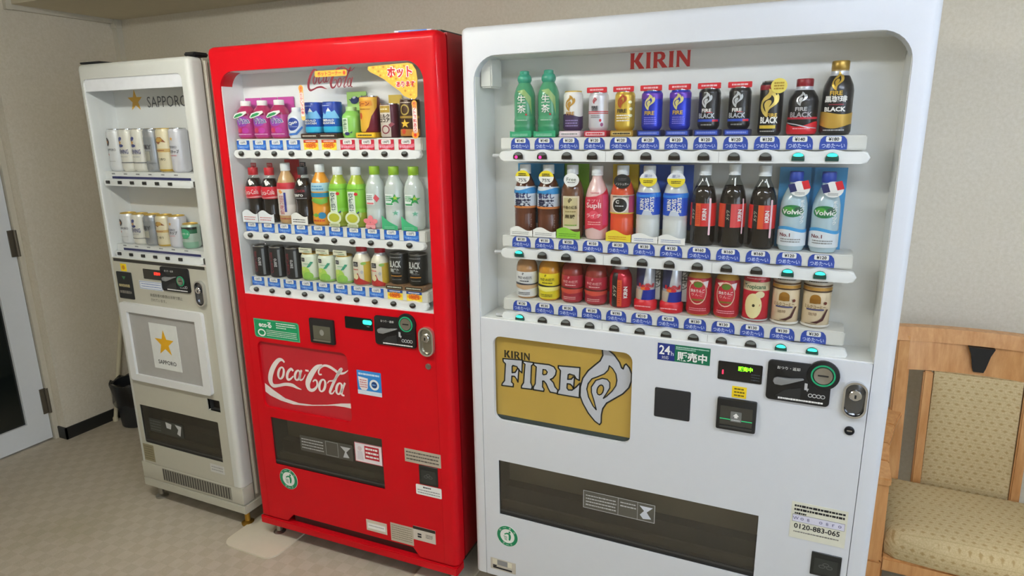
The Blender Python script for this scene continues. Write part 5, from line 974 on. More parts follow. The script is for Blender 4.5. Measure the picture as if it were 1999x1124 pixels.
d11 = drink('drink_bottle', 'tallest black bottle can with gold cap and gold wave, top shelf right end', 'bottle', 'bot', .0310, .168, BLK, M('a9883c', .3, .5), neckm=SILV, dec=[('wave', .01, .30, .02, 2.4, M('c8a045', .35, .3)), ('wave', .005, .12, .03, 1.2, BLK), ('flame', -.002, .60, .26, GOLDF), ('text', 'FIRE', -.004, .565, .010, GOLDF, 0, .03), ('text', '黒珈琲', -.004, .485, .015, W_, 0, .03), ('lines', -.016, .014, .40, .425, 1, M('a02c3c', .4)), ('text', 'BLACK', -.004, .35, .0105, W_, 0, .04), ('lines', -.024, .018, .05, .085, 1, LGREY)])
on(KM, US, KB[0], .070, list(enumerate((d0, d1, d2, d3, d4, d5, d6, d7, d8, d9, d10, d11))), G1, (1.06, 1.06, 1.04, 1.04, 1.04, 1.05, 1.05, 1.05, 1.05, 1.05, 1.17, 1.08), 0.35)
# ---- white machine, middle shelf
LB = M('3f9ad0', .4); BR = 0.0272; BH = 0.206
def tgy(b, s, z, r, y): b.lines(s - r * .55, s + r * .55, z + r * .1, z + r * .6, 2, y, INK, .6); b.text('75%', s, z - r * .45, r * .5, y, M('5a5a60', .5), bold=.01)
e0 = drink('drink_bottle', 'barley tea bottle on blue card with yellow tag, left end of middle shelf', 'bottle', 'pet', BR, BH, BRN, CLW, bands=[(.395, .70, M('d3dbe4', .35))], dec=[('wave', .60, .665, .02, .3, M('2f8ac8', .35)), ('rect', -.040, .040, .395, .425, M('c87a3c', .4)), ('text', '香ばし', -.003, .575, .016, NAVY, 0, .03, .042), ('text', '麦茶', -.003, .475, .022, M('20264a', .5), 0, .04, .042), ('lines', .016, .020, .12, .32, 8, M('9a8078', .5))], card=(LB, .064, .03, .207), tag=(.005, .172, .0190, M('ecd92c', .4), PAPER, .1, tgy), wave=(PAPER, .022, GREY, -.28))
e1 = twin(e0, 'barley tea bottle on blue card with yellow tag, second on middle shelf')
def tgw(b, s, z, r, y): b.text('Free', s, z + r * .1, r * .5, y, M('4a5a40', .5)); b.lines(s - r * .5, s + r * .5, z - r * .5, z - r * .2, 1, y, GREY, .5)
e2 = drink('drink_bottle', 'brown tea bottle with cream label on green card, white round tag', 'bottle', 'pet', BR, BH, TEAB, CLW, dec=[('rect', -.021, .021, .13, .585, .002, M('dcd3b4', .45)), ('rect', -.018, .016, .17, .56, .002, M('c9bd8e', .45)), ('flame', -.002, .49, .07, M('3a2c14', .5)), ('text', '午後の紅茶', -.002, .43, .010, M('4a3c1c', .5), 0, .01, .034), ('lines', -.013, .012, .355, .39, 1, M('9a8a5a', .5)), ('text', '無糖', -.002, .305, .012, M('4a3c1c', .5), 0, .01, .024), ('lines', -.014, .014, .17, .20, 1, M('6aa83a', .5))], card=(M('7fb53a', .45), .064, .03, .207), tag=(.007, .166, .0190, M('eef0ee', .4), None, 0, tgw), wave=(M('8cc83c', .4), .026, M('5c9420', .5), -.22))
PK = M('e8c4c0', .25, coat=.3)
e3 = drink('drink_bottle', 'pink bottle with red label and white cap, fourth on middle shelf', 'bottle', 'round', .0278, .204, PK, CLW, dec=[('poly', [(-.040, .12), (-.006, .17), (.012, .13), (.040, .20), (.040, .71), (.02, .64), (.002, .60), (-.02, .585), (-.040, .58)], M('d03048', .3)), ('rect', .018, .040, .20, .62, M('dc4a78', .3)), ('text', 'サプリ', -.006, .535, .010, M('f4c8cc', .5)), ('text', 'Supli', -.005, .465, .019, M('f6dcdc', .5), 0, .02, .040), ('lines', -.014, .008, .635, .655, 1, M('d05868', .5)), ('ell', -.004, .345, .012, .012, M('e4566a', .35)), ('text', 'ライチ', -.004, .335, .011, M('f8e4e4', .5)), ('lines', -.018, .012, .20, .26, 2, M('f0b0a8', .5))])
def tgb(b, s, z, r, y): b.text('ノンシュガー', s, z - r * .35, r * .35, y, PAPER, wmax=r * 1.6); b.lines(s - r * .5, s + r * .5, z + r * .1, z + r * .5, 2, y, M('6a6a6c', .5), .5)
e4 = drink('drink_bottle', 'orange red bottle on yellow card with black round tag', 'bottle', 'pet', BR, BH, M('d8502c', .2, coat=.3), CLW, dec=[('rect', -.040, .040, .375, .62, M('c9b8a0', .4)), ('rect', .018, .040, .38, .61, M('c84a6a', .4)), ('ell', -.003, .495, .021, .024, M('e8e2da', .4)), ('ell', -.003, .485, .0165, .019, M('1c1c1c', .3)), ('text', 'C', -.008, .53, .009, W_, 0, .03), ('lines', -.013, .008, .46, .49, 1, LGREY), ('rect', -.04, .04, .37, .385, M('e0c040', .4)), ('lines', -.02, .02, .585, .61, 1, M('3a3030', .5))], card=(M('ddc63a', .45), .064, .03, .207), tag=(.006, .165, .0195, M('26282a', .35), None, 0, tgb), wave=(M('e8d33a', .4), .025, M('c87a20', .5), -.25))
BOT = M('d0d4d2', .18, coat=.3)
def tgk(b, s, z, r, y): b.lines(s - r * .55, s + r * .55, z - r * .55, z - r * .1, 2, y, M('5a4c10', .5), .6); b.text('果汁', s, z + r * .45, r * .45, y, M('8088b0', .5))
e5 = drink('drink_bottle', 'clear sports drink bottle with blue label on blue card, left one of two', 'bottle', 'pet', BR, BH, BOT, CLW, bands=[(.37, .66, M('1f4fc0', .3))], dec=[('wave', .60, .645, .015, .5, M('2f7fd8', .35)), ('poly', [(-.012, .37), (.012, .37), (.006, .43), (-.002, .46), (-.008, .43)], M('c9d2e0', .4)), ('text', 'KIRIN', -.012, .51, .009, W_, PI / 2, .03, .05), ('text', 'LOVES', -.001, .51, .009, W_, PI / 2, .03, .05), ('text', 'SPORTS', .010, .51, .009, W_, PI / 2, .03, .05)], card=(M('2f5fc0', .45), .064, .03, .207), tag=(.004, .172, .0195, M('e6eaf0', .4), M('ecd830', .4), .15, tgk), wave=(PAPER, .022, M('7a8ab8', .5), -.22))
e6 = twin(e5, 'clear sports drink bottle with blue label on blue card, right one of two')
COLAM = M('1c1512', .12, coat=.5)
e7 = drink('drink_bottle', 'black cola bottle with red label, left of the three in the middle shelf', 'bottle', 'round', .0290, .210, COLAM, CLW, fill=(.735, CLEARP), bands=[(.25, .535, M('cc2a2a', .3))], dec=[('rect', -.028, -.016, .25, .535, .0, BLK), ('rect', -.016, -.004, .25, .535, .0, M('d8562a', .35)), ('text', 'メッツ', -.022, .40, .008, M('c8c8b0', .5), PI / 2, .02), ('lines', -.014, -.006, .28, .51, 10, M('b83a20', .5)), ('text', 'KIRIN', .004, .40, .009, W_, PI / 2, .03), ('rect', .014, .019, .14, .60, .002, M('f0c8d0', .3)), ('poly', [(-.014, .80), (-.008, .83), (-.014, .76), (-.020, .74)], W_), ('poly', [(.004, .84), (.010, .83), (.017, .75), (.012, .74)], W_)])
e8 = drink('drink_bottle', 'black cola bottle with red label turned left, middle of three', 'bottle', 'round', .0300, .212, COLAM, CLW, fill=(.745, CLEARP), bands=[(.25, .535, M('cc2a2a', .3))], dec=[('rect', -.014, -.002, .25, .535, .0, BLK), ('rect', -.002, .010, .25, .535, .0, M('d04a4a', .35)), ('rect', -.035, -.016, .25, .535, .0, M('d0482c', .35)), ('text', 'メッツ', -.008, .40, .008, M('c8c8b0', .5), PI / 2, .02), ('text', 'KIRIN', .018, .40, .009, W_, PI / 2, .03), ('rect', .024, .028, .17, .60, .002, M('f0c8d0', .3)), ('poly', [(.002, .84), (.008, .84), (.006, .75), (.002, .75)], W_)])
e9 = drink('drink_bottle', 'black cola bottle with red label, right of the three next to blue water', 'bottle', 'round', .0290, .210, COLAM, CLW, fill=(.735, CLEARP), bands=[(.25, .535, M('cc2a2a', .3))], dec=[('rect', -.020, -.008, .25, .535, .0, BLK), ('rect', -.008, .004, .25, .535, .0, M('d8562a', .35)), ('text', 'メッツ', -.014, .40, .008, M('c8c8b0', .5), PI / 2, .02), ('text', 'KIRIN', .011, .40, .009, W_, PI / 2, .03), ('rect', .018, .023, .14, .60, .002, M('f0c8d0', .3)), ('poly', [(-.014, .80), (-.008, .83), (-.014, .76), (-.020, .74)], W_), ('poly', [(.004, .84), (.010, .83), (.017, .75), (.012, .74)], W_)])
def flag(b, s, z, r, y):
    c_, s2 = math.cos(-.25 + .55), math.sin(-.25 + .55)
    for i, m in enumerate((NAVY, W_, RED)):
        q = [(-1.05 + .7 * i, -.2), (-.35 + .7 * i, -.2), (-.35 + .7 * i, .85), (-1.05 + .7 * i, .85)]
        b.poly([(s + r * (x * c_ - zz * s2), z + r * (x * s2 + zz * c_)) for x, zz in q], y, m)
    b.lines(s - r * .5, s + r * .5, z - r * .75, z - r * .4, 2, y, GREY, .5)
e10 = drink('drink_bottle', 'water bottle on light blue card with flag tag, left one of two', 'bottle', 'round', .0275, .196, M('b4ccd6', .12, coat=.5), BLUE, dec=[('ell', -.003, .515, .024, .0150, M('1f7a44', .4)), ('ell', -.010, .535, .010, .006, M('4aa83c', .4)), ('ell', .010, .54, .008, .006, M('1a4f34', .4)), ('text', 'Volvic', -.003, .505, .012, W_, 0, .03, .044), ('wave', .07, .30, .02, 3.6, M('3f9cd8', .35)), ('wave', .07, .26, .02, 3.6, M('dce4ea', .4)), ('text', 'No.1', -.014, .21, .009, M('7a2a3a', .5), 0, .02), ('lines', -.022, .018, .11, .17, 2, GREY), ('vtext', 'ボルヴィック', .017, .66, .009, W_)], card=(M('4ba3dc', .4), .070, .0, .204), tag=(.009, .156, .0192, PAPER, None, 0, flag))
e11 = twin(e10, 'water bottle on light blue card with flag tag, right one of two')
on(KM, US, KB[1], .070, list(enumerate((e0, e1, e2, e3, e4, e5, e6, e7, e8, e9, e10, e11))), G2, (1.19, 1.19, 1.19, 1.17, 1.19, 1.19, 1.19, 1.11, 1.09, 1.11, 1.16, 1.16), 0.5)
# ---- white machine, bottom shelf
SR, SH = .0285, .143
def tea(label, body, lab, text, band, wavec, card=None):
    return drink('drink_bottle', label, 'bottle', 'small', SR, SH, body, CLW, bands=[(.04, .58, lab)], dec=[('flame', -.006, .51, .06, text), ('text', '午後の紅茶', -.002, .455, .0085, text, 0, .02, .040), ('lines', -.015, .012, .36, .41, 1, text), ('wave', .30, .335, .01, 2.6, band), ('poly', [(-.04, .25), (-.004, .20), (.04, .24), (.04, .30), (-.04, .30)], wavec), ('lines', -.020, .012, .08, .15, 2, text)], card=card)
f0 = tea('small milk tea bottle with white label, left end of the bottom shelf', M('b08458', .2, coat=.3), M('dfe0e0', .35), M('5a5a62', .5), M('3a3c48', .4), M('c8a884', .4))
f1 = tea('small yellow lemon tea bottle on amber card, bottom shelf', M('c88a28', .2, coat=.3), M('e6d52c', .35), M('5a5218', .5), M('2a2a20', .4), M('f0e880', .4), (M('d89428', .45), .064, .03, .146))
f2 = tea('small red tea bottle, left one of two on the bottom shelf', M('8a3028', .2, coat=.3), M('ac2c3c', .35), M('e0b0ac', .5), M('5a2a20', .4), M('c84a3a', .4), (M('c04a34', .45), .066, .03, .146))
f3 = twin(f2, 'small red tea bottle, right one of two on the bottom shelf')
f4 = drink('drink_bottle', 'red bottle can with black and orange vertical stripes, bottom shelf', 'bottle', 'bot', .0280, .138, M('c02434', .25, .3), RED, neckm=SILV, dec=[('rect', -.020, -.005, .02, .74, .0, BLK), ('rect', -.005, .006, .04, .60, .0, M('d8562a', .35)), ('text', 'メッツ', -.012, .36, .010, M('c8c8b0', .5), PI / 2, .02), ('lines', -.003, .004, .10, .56, 10, M('b83a20', .5)), ('text', 'KIRIN', .015, .34, .010, W_, PI / 2, .03)])
BUL = M('2a3aa6', .25, .4); SLV = M('cfd2d8', .25, .4)
f5 = drink('drink_can', 'slim blue and silver energy can in red holder, left one of two', 'can', 'slim', .0240, .135, SLV, dec=[('poly', [(-.034, .50), (-.006, .50), (.002, .96), (-.034, .96)], M('3a4068', .3, .3)), ('poly', [(-.010, .14), (.036, .14), (.036, .44), (-.004, .44)], BUL), ('poly', [(-.034, .14), (-.012, .14), (-.006, .44), (-.034, .44)], M('d2c8b4', .3, .3)), ('text', 'RedBull', .004, .535, .012, RED, 0, .03, .040), ('ell', -.002, .47, .010, .005, M('e0702c', .4)), ('ell', .006, .465, .007, .004, RED), ('rect', -.034, .034, .115, .13, .0, SLV)], card=(M('b9b8b4', .4), .062, .02, .135))
b = MB(); b.lathe([(.0285, 0.0), (.030, .002), (.030, .024), (.0255, .030), (.0248, .030), (.0248, .006)], M('d0202e', .35), 26); b.lines(-.022, .022, .010, .016, 1, -.0306, M('f0a8ac', .5), .6); b.build('holder', f5, 'red plastic holder')
sp_ = MB(); sp_.box(.0255, .0375, -.004, -.003, .030, .135, M('aeadab', .4)); sp_.vtext('カフェイン', .0315, .128, .012, -.0044, INK, .02); sp_.box(.0255, .030, -.003, .0, .030, .034, M('aeadab', .4)); sp_.build('side_strip', f5, 'grey strip with black characters')
f6 = twin(f5, 'slim blue and silver energy can in red holder, right one of two')
f7 = drink('drink_bottle', 'apple drink bottle with red label and yellow green cap, left one of two', 'bottle', 'small', .0290, .146, M('c9a04a', .2, coat=.3), M('b8c83c', .4), bands=[(.03, .72, M('b4202e', .35))], dec=[('ring', -.002, .46, .022, .034, .90, M('e0b8a0', .4)), ('ell', -.002, .45, .019, .026, M('c4283a', .35)), ('poly', [(-.024, .66), (-.008, .69), (-.014, .60)], M('ecd8c8', .4)), ('poly', [(.010, .66), (.024, .68), (.020, .54), (.014, .60)], M('e4dce0', .4)), ('ell', -.001, .605, .010, .008, M('5a7a24', .4)), ('text', '純水りんご', -.002, .49, .0095, W_, 0, .02, .032), ('text', 'りんご', -.002, .42, .008, M('f4d0c8', .5)), ('rect', -.014, .012, .30, .335, .002, M('7a6a20', .4)), ('lines', -.020, .020, .10, .17, 2, M('e8909a', .5))])
f8 = twin(f7, 'apple drink bottle with red label and yellow green cap, right one of two')
f9 = drink('drink_can', 'juice can with a cut apple and red top, bottom shelf', 'can', 'slim', .0290, .136, M('c8283a', .3, .15), lidm=RED, dec=[('rect', -.040, .040, .62, .79, .0, M('d8c9a4', .4)), ('text', 'Tropicana', -.003, .69, .015, M('2f6a48', .5), 0, .02, .050), ('poly', [(.006, .80), (.010, .83), (.003, .81)], M('2a6a2a', .5)), ('ell', -.010, .40, .022, .027, M('b81f30', .35)), ('ell', -.004, .32, .019, .034, M('e6d9a0', .4)), ('ell', -.003, .33, .003, .004, M('3a3418', .5)), ('ell', .010, .55, .010, .009, M('e0d4a8', .4)), ('lines', -.022, .022, .84, .88, 1, M('f0b0b4', .5)), ('rect', -.040, .040, .02, .06, .0, LGREY)])
CRM = M('e2cfae', .35, .1)
f10 = drink('drink_can', 'cream milk coffee can, left one of two at the right end', 'can', 'slim', .0292, .132, CRM, dec=[('rect', -.040, .040, .86, .97, .0, M('d8d0c4', .4)), ('lines', -.020, .020, .89, .93, 1, INK), ('rect', -.040, .040, .815, .845, .0, M('5a3818', .4)), ('rect', -.040, .040, .74, .80, .0, M('c89848', .35, .3)), ('rect', -.040, .040, .71, .735, .0, M('4a2c14', .4)), ('ell', -.003, .575, .011, .012, M('9a6a20', .35)), ('rect', -.014, .008, .49, .575, .0, M('8f6018', .35)), ('text', 'ミルクコーヒー', -.003, .425, .010, M('8a6a2c', .5), 0, .02, .044), ('rect', -.020, .016, .355, .385, .0, M('4a4a78', .4)), ('text', '珈琲', -.006, .28, .008, M('6a3a1c', .5)), ('poly', [(.022, .38), (.026, .38), (.016, .16), (.004, .10), (-.010, .11), (.004, .15), (.012, .20)], M('4a1a1c', .4)), ('ell', .018, .50, .0035, .004, M('6a2a1c', .5)), ('rect', -.040, .040, .02, .07, .0, M('e8e4dc', .4)), ('lines', -.020, .004, .075, .095, 1, INK)])
f11 = twin(f10, 'cream milk coffee can, right one of two at the right end')
on(KM, US, KB[2], .0765, list(enumerate((f0, f1, f2, f3, f4, f5, f6, f7, f8, f9, f10, f11))), G3, (1.12, 1.12, 1.12, 1.12, 1.14, 1.08, 1.08, 1.12, 1.12, 1.12, 1.12, 1.12), 0.5)

# ---- red machine
H1 = 'drinks on the top shelf of the red machine'; H2 = 'drinks on the middle shelf of the red machine'; H3 = 'drinks on the bottom shelf of the red machine'
MAG = M('b83a8c', .25, coat=.3)
def tgl(b, s, z, r, y): pass
def pinky(label):
    t = drink('drink_bottle', label, 'bottle', 'small', .0268, .124, M('a82c5c', .2, coat=.3), W_, bands=[(.05, .62, MAG)], dec=[('ell', -.004, .46, .020, .017, M('8f3aa8', .4)), ('ell', -.016, .56, .006, .006, M('6aa84a', .4)), ('text', 'Vita', .001, .47, .019, W_, .15, .04, .036), ('text', 'Vita', .001, .47, .017, M('3a3c8c', .5), .15, .01, .034), ('ell', -.010, .22, .008, .008, M('c03058', .35)), ('ell', .006, .22, .009, .009, M('b8309c', .35)), ('lines', -.020, .020, .10, .14, 1, M('e8b8d8', .5))], card=(M('c04aa0', .45), .056, .05, .135))
    b = MB(); y = -.0272; b.prism([(-.024, .070), (-.020, .066), (.010, .074), (.026, .084), (.024, .090), (.004, .088), (-.016, .082)], y - .001, y, PAPER); b.prism([(-.021, .0705), (-.018, .069), (.006, .076), (.014, .082), (.004, .084), (-.012, .079)], y - .0014, y - .001, M('2f9a5c', .4)); b.box(-.004, .004, y, -.012, .076, .080, PAPER); b.build('neck_tag', t, 'white tag with green swoosh'); return t
h0 = pinky('purple pink grape bottle at the left end, red machine top shelf'); h1 = twin(h0, 'purple pink grape bottle, second on the red machine top shelf'); h2 = twin(h0, 'purple pink grape bottle, third, next to the white bottle')
h3 = drink('drink_bottle', 'small white bottle with blue oval label beside purple bottles', 'bottle', 'small', .0260, .098, M('dfe4e8', .25, coat=.2), M('e8ecf0', .3), dec=[('ell', -.003, .44, .020, .024, M('2f5ab8', .35), .3) if False else ('ell', -.003, .44, .020, .026, -.35, M('dfe8f4', .35)), ('ell', -.003, .46, .017, .021, -.35, M('26439a', .35)), ('text', 'Qoo', -.002, .50, .012, W_, .35, .03), ('lines', -.012, .010, .36, .40, 1, M('b8c4e0', .5)), ('poly', [(-.020, .16), (.004, .18), (.022, .40), (.024, .34), (.008, .12), (-.016, .10)], M('3a72c0', .35))])
h4 = drink('drink_can', 'blue mountain coffee can on brown stand, left one of two', 'can', 'slim', .0255, .096, M('1f62c4', .25, .2), dec=[('rect', -.036, .036, .62, .97, .0, M('1f3fa4', .3)), ('poly', [(-.026, .48), (-.016, .68), (-.010, .60), (.000, .82), (.008, .68), (.016, .74), (.028, .48)], M('7ac0ec', .35)), ('poly', [(-.006, .70), (.000, .82), (.006, .70)], W_), ('rect', -.036, .036, .03, .22, .0, M('2fb0d8', .3)), ('text', 'EMERALD', -.004, .42, .007, W_, 0, .03, .034), ('text', 'MOUNTAIN', -.004, .33, .007, W_, 0, .03, .036), ('lines', -.02, .004, .86, .91, 1, M('b8ccf0', .5))], lidm=M('3a58b0', .3, .5), dz=.015, stand=(M('4a3428', .4), M('d8ccbc', .5), M('2a201a', .4)))
h5 = twin(h4, 'blue mountain coffee can on brown stand, right one of two')
def jug(b, x, z, k, y):
    b.poly(ell(x, z, .010 * k, .008 * k, 16, .3), y, M('22346a', .4)); b.poly([(x + .006 * k, z + .004 * k), (x + .017 * k, z + .010 * k), (x + .018 * k, z + .006 * k), (x + .008 * k, z - .002 * k)], y, M('22346a', .4)); b.poly(ell(x - .001 * k, z + .006 * k, .004 * k, .0025 * k, 10, .3), y - .0003, M('dfe4ee', .4)); b.poly([(x - .009 * k, z + .002 * k), (x - .014 * k, z + .003 * k), (x - .008 * k, z - .003 * k)], y, M('22346a', .4))
LG = M('9cd06a', .35)
h6 = drink('drink_bottle', 'light green tea bottle with teapot card, red machine top shelf', 'bottle', 'small', .0255, .095, M('8ac85c', .25, coat=.3), M('b8dc94', .4), dec=[('rect', -.018, .000, .15, .64, .001, M('d9ead0', .4)), ('vtext', '綾鷹茶', -.009, .62, .012, M('4a7a4c', .5)), ('ell', -.004, .14, .007, .005, NAVY), ('poly', [(.002, .15), (.010, .22), (.009, .17)], NAVY)], card=(M('a9d478', .45), .062, .0, .142))
b = MB(); jug(b, -.006, .116, 1.4, .0262); b.build('card_print', h6)
h7 = drink('drink_can', 'yellow and maroon corn soup can on yellow stand', 'can', 'slim', .0258, .108, M('7a2438', .3, .2), dec=[('poly', [(-.036, .97), (.030, .97), (.028, .70), (.012, .45), (.004, .16), (-.006, .02), (-.036, .02)], M('e0ac3a', .4)), ('poly', [(-.030, .86), (.014, .88), (.016, .74), (-.030, .70)], M('d88a2a', .4)), ('text', 'コーン', -.008, .79, .012, M('8a3a14', .5), 0, .03, .034), ('ell', -.018, .46, .005, .010, M('c03a28', .4)), ('lines', -.02, .01, .62, .67, 1, M('a8601c', .5))], dz=.016, stand=(M('e0b020', .4), INK, M('f2c832', .4)))
h8 = drink('drink_can', 'maroon milk cocoa can with cream card above, red machine top shelf', 'can', 'slim', .0255, .100, M('5a2230', .3, .2), dec=[('rect', -.022, .010, .02, .96, .0, M('cfc4b8', .4)), ('rect', -.021, .009, .74, .94, .0, M('b8963c', .4)), ('lines', -.018, .006, .79, .89, 1, M('f0e4b8', .5)), ('text', 'ミルク', -.006, .64, .012, M('3a2420', .5), 0, .03, .028), ('text', 'ココア', -.006, .51, .012, M('3a2420', .5), 0, .03, .028), ('ring', -.004, .24, .011, .013, .72, M('8a3a44', .4)), ('poly', [(.004, .38), (.012, .46), (.020, .40), (.008, .30)], M('a04a54', .4))], card=(M('cdb04a', .45), .040, .09, .128))
h9 = drink('drink_can', 'dark brown cocoa can with yellow star, right end of the red machine top shelf', 'can', 'slim', .0262, .112, M('4a3020', .3, .2), dec=[('ring', -.006, .72, .013, .016, .75, M('b8a050', .4)), ('rect', -.036, .036, .50, .56, .0, M('a8883a', .4)), ('star', -.006, .36, .014, M('e0b83a', .4)), ('rect', -.036, .036, .04, .22, .0, M('b87a34', .4)), ('ell', -.010, .16, .006, .008, M('c8402a', .4)), ('lines', -.018, .012, .88, .93, 1, M('d8ccb8', .5))])
on(RM, RU, RB[0], .060, list(enumerate((h0, h1, h2, h3, h4, h5, h6, h7, h8, h9))), H1, (1.2, 1.2, 1.2, 1.2, 1.2, 1.2, 1.2, 1.2, 1.2, 1.15), 0.3)
WC = (M('e8edf2', .5), .036, M('c86a70', .5), -.20)
def header(t, m, z, wd=.020):
    b = MB(); b.box(-wd / 2, wd / 2, .004, .005, z, z + .014, m); b.box(-.002, .002, .0, .004, z - .001, z + .004, m); b.lines(-wd * .4, wd * .4, z + .002, z + .012, 2, .0037, M('e8c8c8', .5), .5); b.build('header_card', t)
i0 = drink('drink_bottle', 'cola bottle with red label, left end of the red machine middle shelf', 'bottle', 'cola', .0268, .186, COLAM, M('b81f2c', .4), fill=(.80, CLEARP), bands=[(.44, .66, M('cf2436', .3))], dec=[('text', 'Coca-Cola', -.002, .56, .016, W_, .06, .0, .044), ('wave', .455, .475, .01, .4, M('e8a8ac', .4)), ('poly', [(-.012, .76), (-.004, .80), (.006, .70), (-.002, .68)], W_)], wave=WC)
header(i0, M('c02434', .4), .187)
i1 = twin(i0, 'cola bottle with red label, second on the red machine middle shelf')
i2 = drink('drink_bottle', 'milk tea bottle with white label and red band on red card', 'bottle', 'pet', .0280, .203, M('c09a6a', .25, coat=.3), CLW, bands=[(.14, .68, M('dcd4cc', .4)), (.575, .68, M('c42c3c', .35))], dec=[('rect', .000, .006, .20, .52, .0, M('2f3a8c', .4)), ('vtext', '紅茶花伝', -.008, .48, .015, M('c87a80', .5)), ('poly', [(-.016, .55), (-.008, .57), (-.002, .52), (-.010, .50)], M('d88a3c', .4)), ('lines', -.018, .018, .07, .11, 1, M('a84a3c', .5))], card=(M('c8303c', .45), .054, .09, .212))
i3 = drink('drink_bottle', 'black zero cola bottle with dark label, fourth on the middle shelf', 'bottle', 'cola', .0272, .190, COLAM, M('2a3038', .4), fill=(.80, CLEARP), bands=[(.44, .66, M('221a1c', .3))], dec=[('text', 'Coca', -.004, .60, .012, M('8a2030', .4), .06, .02), ('text', 'zero', -.008, .515, .009, W_, 0, .02), ('lines', -.018, .018, .455, .475, 1, LGREY), ('poly', [(-.012, .76), (-.004, .80), (.006, .70), (-.002, .68)], W_)], wave=(PAPER, .034, INK, -.20))
header(i3, M('2c3440', .4), .191)
i4 = drink('drink_bottle', 'orange juice bottle with blue band, fifth on the middle shelf', 'bottle', 'pet', .0282, .200, M('e0962a', .25, coat=.3), CLW, bands=[(.56, .70, M('a9cfe0', .4)), (.47, .54, M('1f84b0', .4)), (.02, .16, M('e8a02c', .4))], dec=[('lines', -.018, .016, .58, .67, 2, M('5a9ac0', .5)), ('poly', [(-.026, .42), (-.010, .46), (.010, .44), (.026, .47), (.026, .38), (.008, .35), (-.012, .38)], M('7ab040', .4)), ('ell', .008, .17, .011, .011, M('2a86b8', .4)), ('lines', -.020, .018, .05, .12, 1, M('c84a20', .5)), ('poly', [(-.022, .18), (-.008, .21), (.002, .17), (-.010, .14)], M('6aa83c', .4))])
GRT = M('a8b83a', .2, coat=.3)
i5 = drink('drink_bottle', 'green tea bottle with white strip and teapot, left one of two', 'bottle', 'pet', .0275, .192, GRT, CLW, bands=[(.25, .72, M('86c83c', .35))], dec=[('rect', -.021, .003, .24, .60, .001, M('e4efe0', .4)), ('vtext', '爽健美茶', -.009, .585, .016, M('3a5a5c', .5)), ('ell', .006, .56, .005, .005, RED), ('lines', -.03, .03, .62, .65, 1, M('5a9a2c', .5)), ('ell', -.006, .225, .009, .008, M('2a3f80', .4)), ('poly', [(.002, .23), (.012, .28), (.011, .24)], M('2a3f80', .4))], wave=None)
b = MB(); y = -.0290; b.prism(ell(.0, .030, .024, .021, 20), y - .001, y, M('dfe8c8', .4)); b.prism(ell(.0, .030, .018, .014, 18), y - .0014, y - .001, M('b8bc3a', .4)); b.prism(rrect(-.018, .018, .0004, .012, .002, 2), y - .0012, y, M('d0d8b0', .4)); b.lines(-.014, .014, .002, .010, 2, y - .0016, M('6a7a3a', .5), .4); b.box(-.010, .010, y, -.010, .0004, .0016, M('d0d8b0', .4)); b.build('shelf_card', i5, 'card with a cup of green tea')
i6 = twin(i5, 'green tea bottle with white strip and teapot, right one of two')
def ilo(label, sym, base, fl):
    t = drink('drink_bottle', label, 'bottle', 'pet', .0268, .195, M('c6d0cc', .1, coat=.5), M('8fb82c', .4), dec=[('rect', -.022, .004, .39, .57, .001, M('e4eae8', .4)), ('lines', -.019, .000, .46, .55, 3, sym if not fl else M('5a6a60', .5)), ('rect', -.020, .002, .40, .425, .0, sym)] + ([('star', .008, .49, .017, M('1f9a4a', .4)), ('star', .009, .51, .008, M('a8c83a', .4)), ('star', .008, .27, .009, M('6fb89a', .4))] if not fl else [('poly', [(.002, .50), (.008, .56), (.018, .49), (.010, .43)], M('d8505c', .4))]))
    b = MB(); y = -.0282
    if fl:
        for a in range(5): b.prism(ell(.012 * math.cos(a * 1.2566 + .3) - .002, .020 + .012 * math.sin(a * 1.2566 + .3), .011, .008, 12, a * 1.2566 + .3), y - .001 - a * .0003, y, base)
    else: b.prism([(-.026, .0004), (.022, .0004), (.022, .012), (-.006, .026), (-.026, .044)], y - .001, y, base)
    b.box(-.012, .012, y, -.010, .0004, .0014, base); b.lines(-.018, .014, .003, .012, 2, y - .0026, M('f0e0e0', .5) if fl else M('8fd8b0', .5), .4); b.build('shelf_card', t); return t
i7 = ilo('clear water bottle with pink flower card, eighth on the middle shelf', M('d86a74', .4), M('e8828c', .45), True)
i8 = ilo('clear water bottle with green star label, left one of two', M('2f9a5a', .4), M('3fb07a', .45), False)
i9 = twin(i8, 'clear water bottle with green star label, right one of two')
on(RM, RU, RB[1], .060, list(enumerate((i0, i1, i2, i3, i4, i5, i6, i7, i8, i9))), H2, (1.17, 1.17, 1.15, 1.15, 1.14, 1.16, 1.16, 1.18, 1.18, 1.18), 0.4)
j0 = drink('drink_can', 'dark grey zero cola can, left end of the red machine bottom shelf', 'can', 'slim', .0272, .108, M('2a2b2e', .3, .3), dec=[('text', 'Coca-Cola', -.012, .50, .012, M('8a2a38', .4), PI / 2, .0, .075), ('text', 'zero', .002, .50, .009, LGREY, PI / 2, .02), ('rect', .010, .017, .06, .92, .0, M('7a7e82', .3, .3))])
j1 = twin(j0, 'dark grey zero cola can, second on the red machine bottom shelf'); j2 = twin(j0, 'dark grey zero cola can, third, beside the green white cans')
def hd(t, z, m, tm):
    b = MB(); b.rbox(-.027, .022, -.020, -.016, z, z + .018, m, .001); b.box(-.003, .003, -.016, -.010, z - .0006, z + .006, m); b.lines(-.022, .010, z + .009, z + .014, 1, -.0204, tm, .5); b.lines(-.008, .016, z + .003, z + .007, 1, -.0204, M('5aa078', .5), .6); b.build('header_card', t)
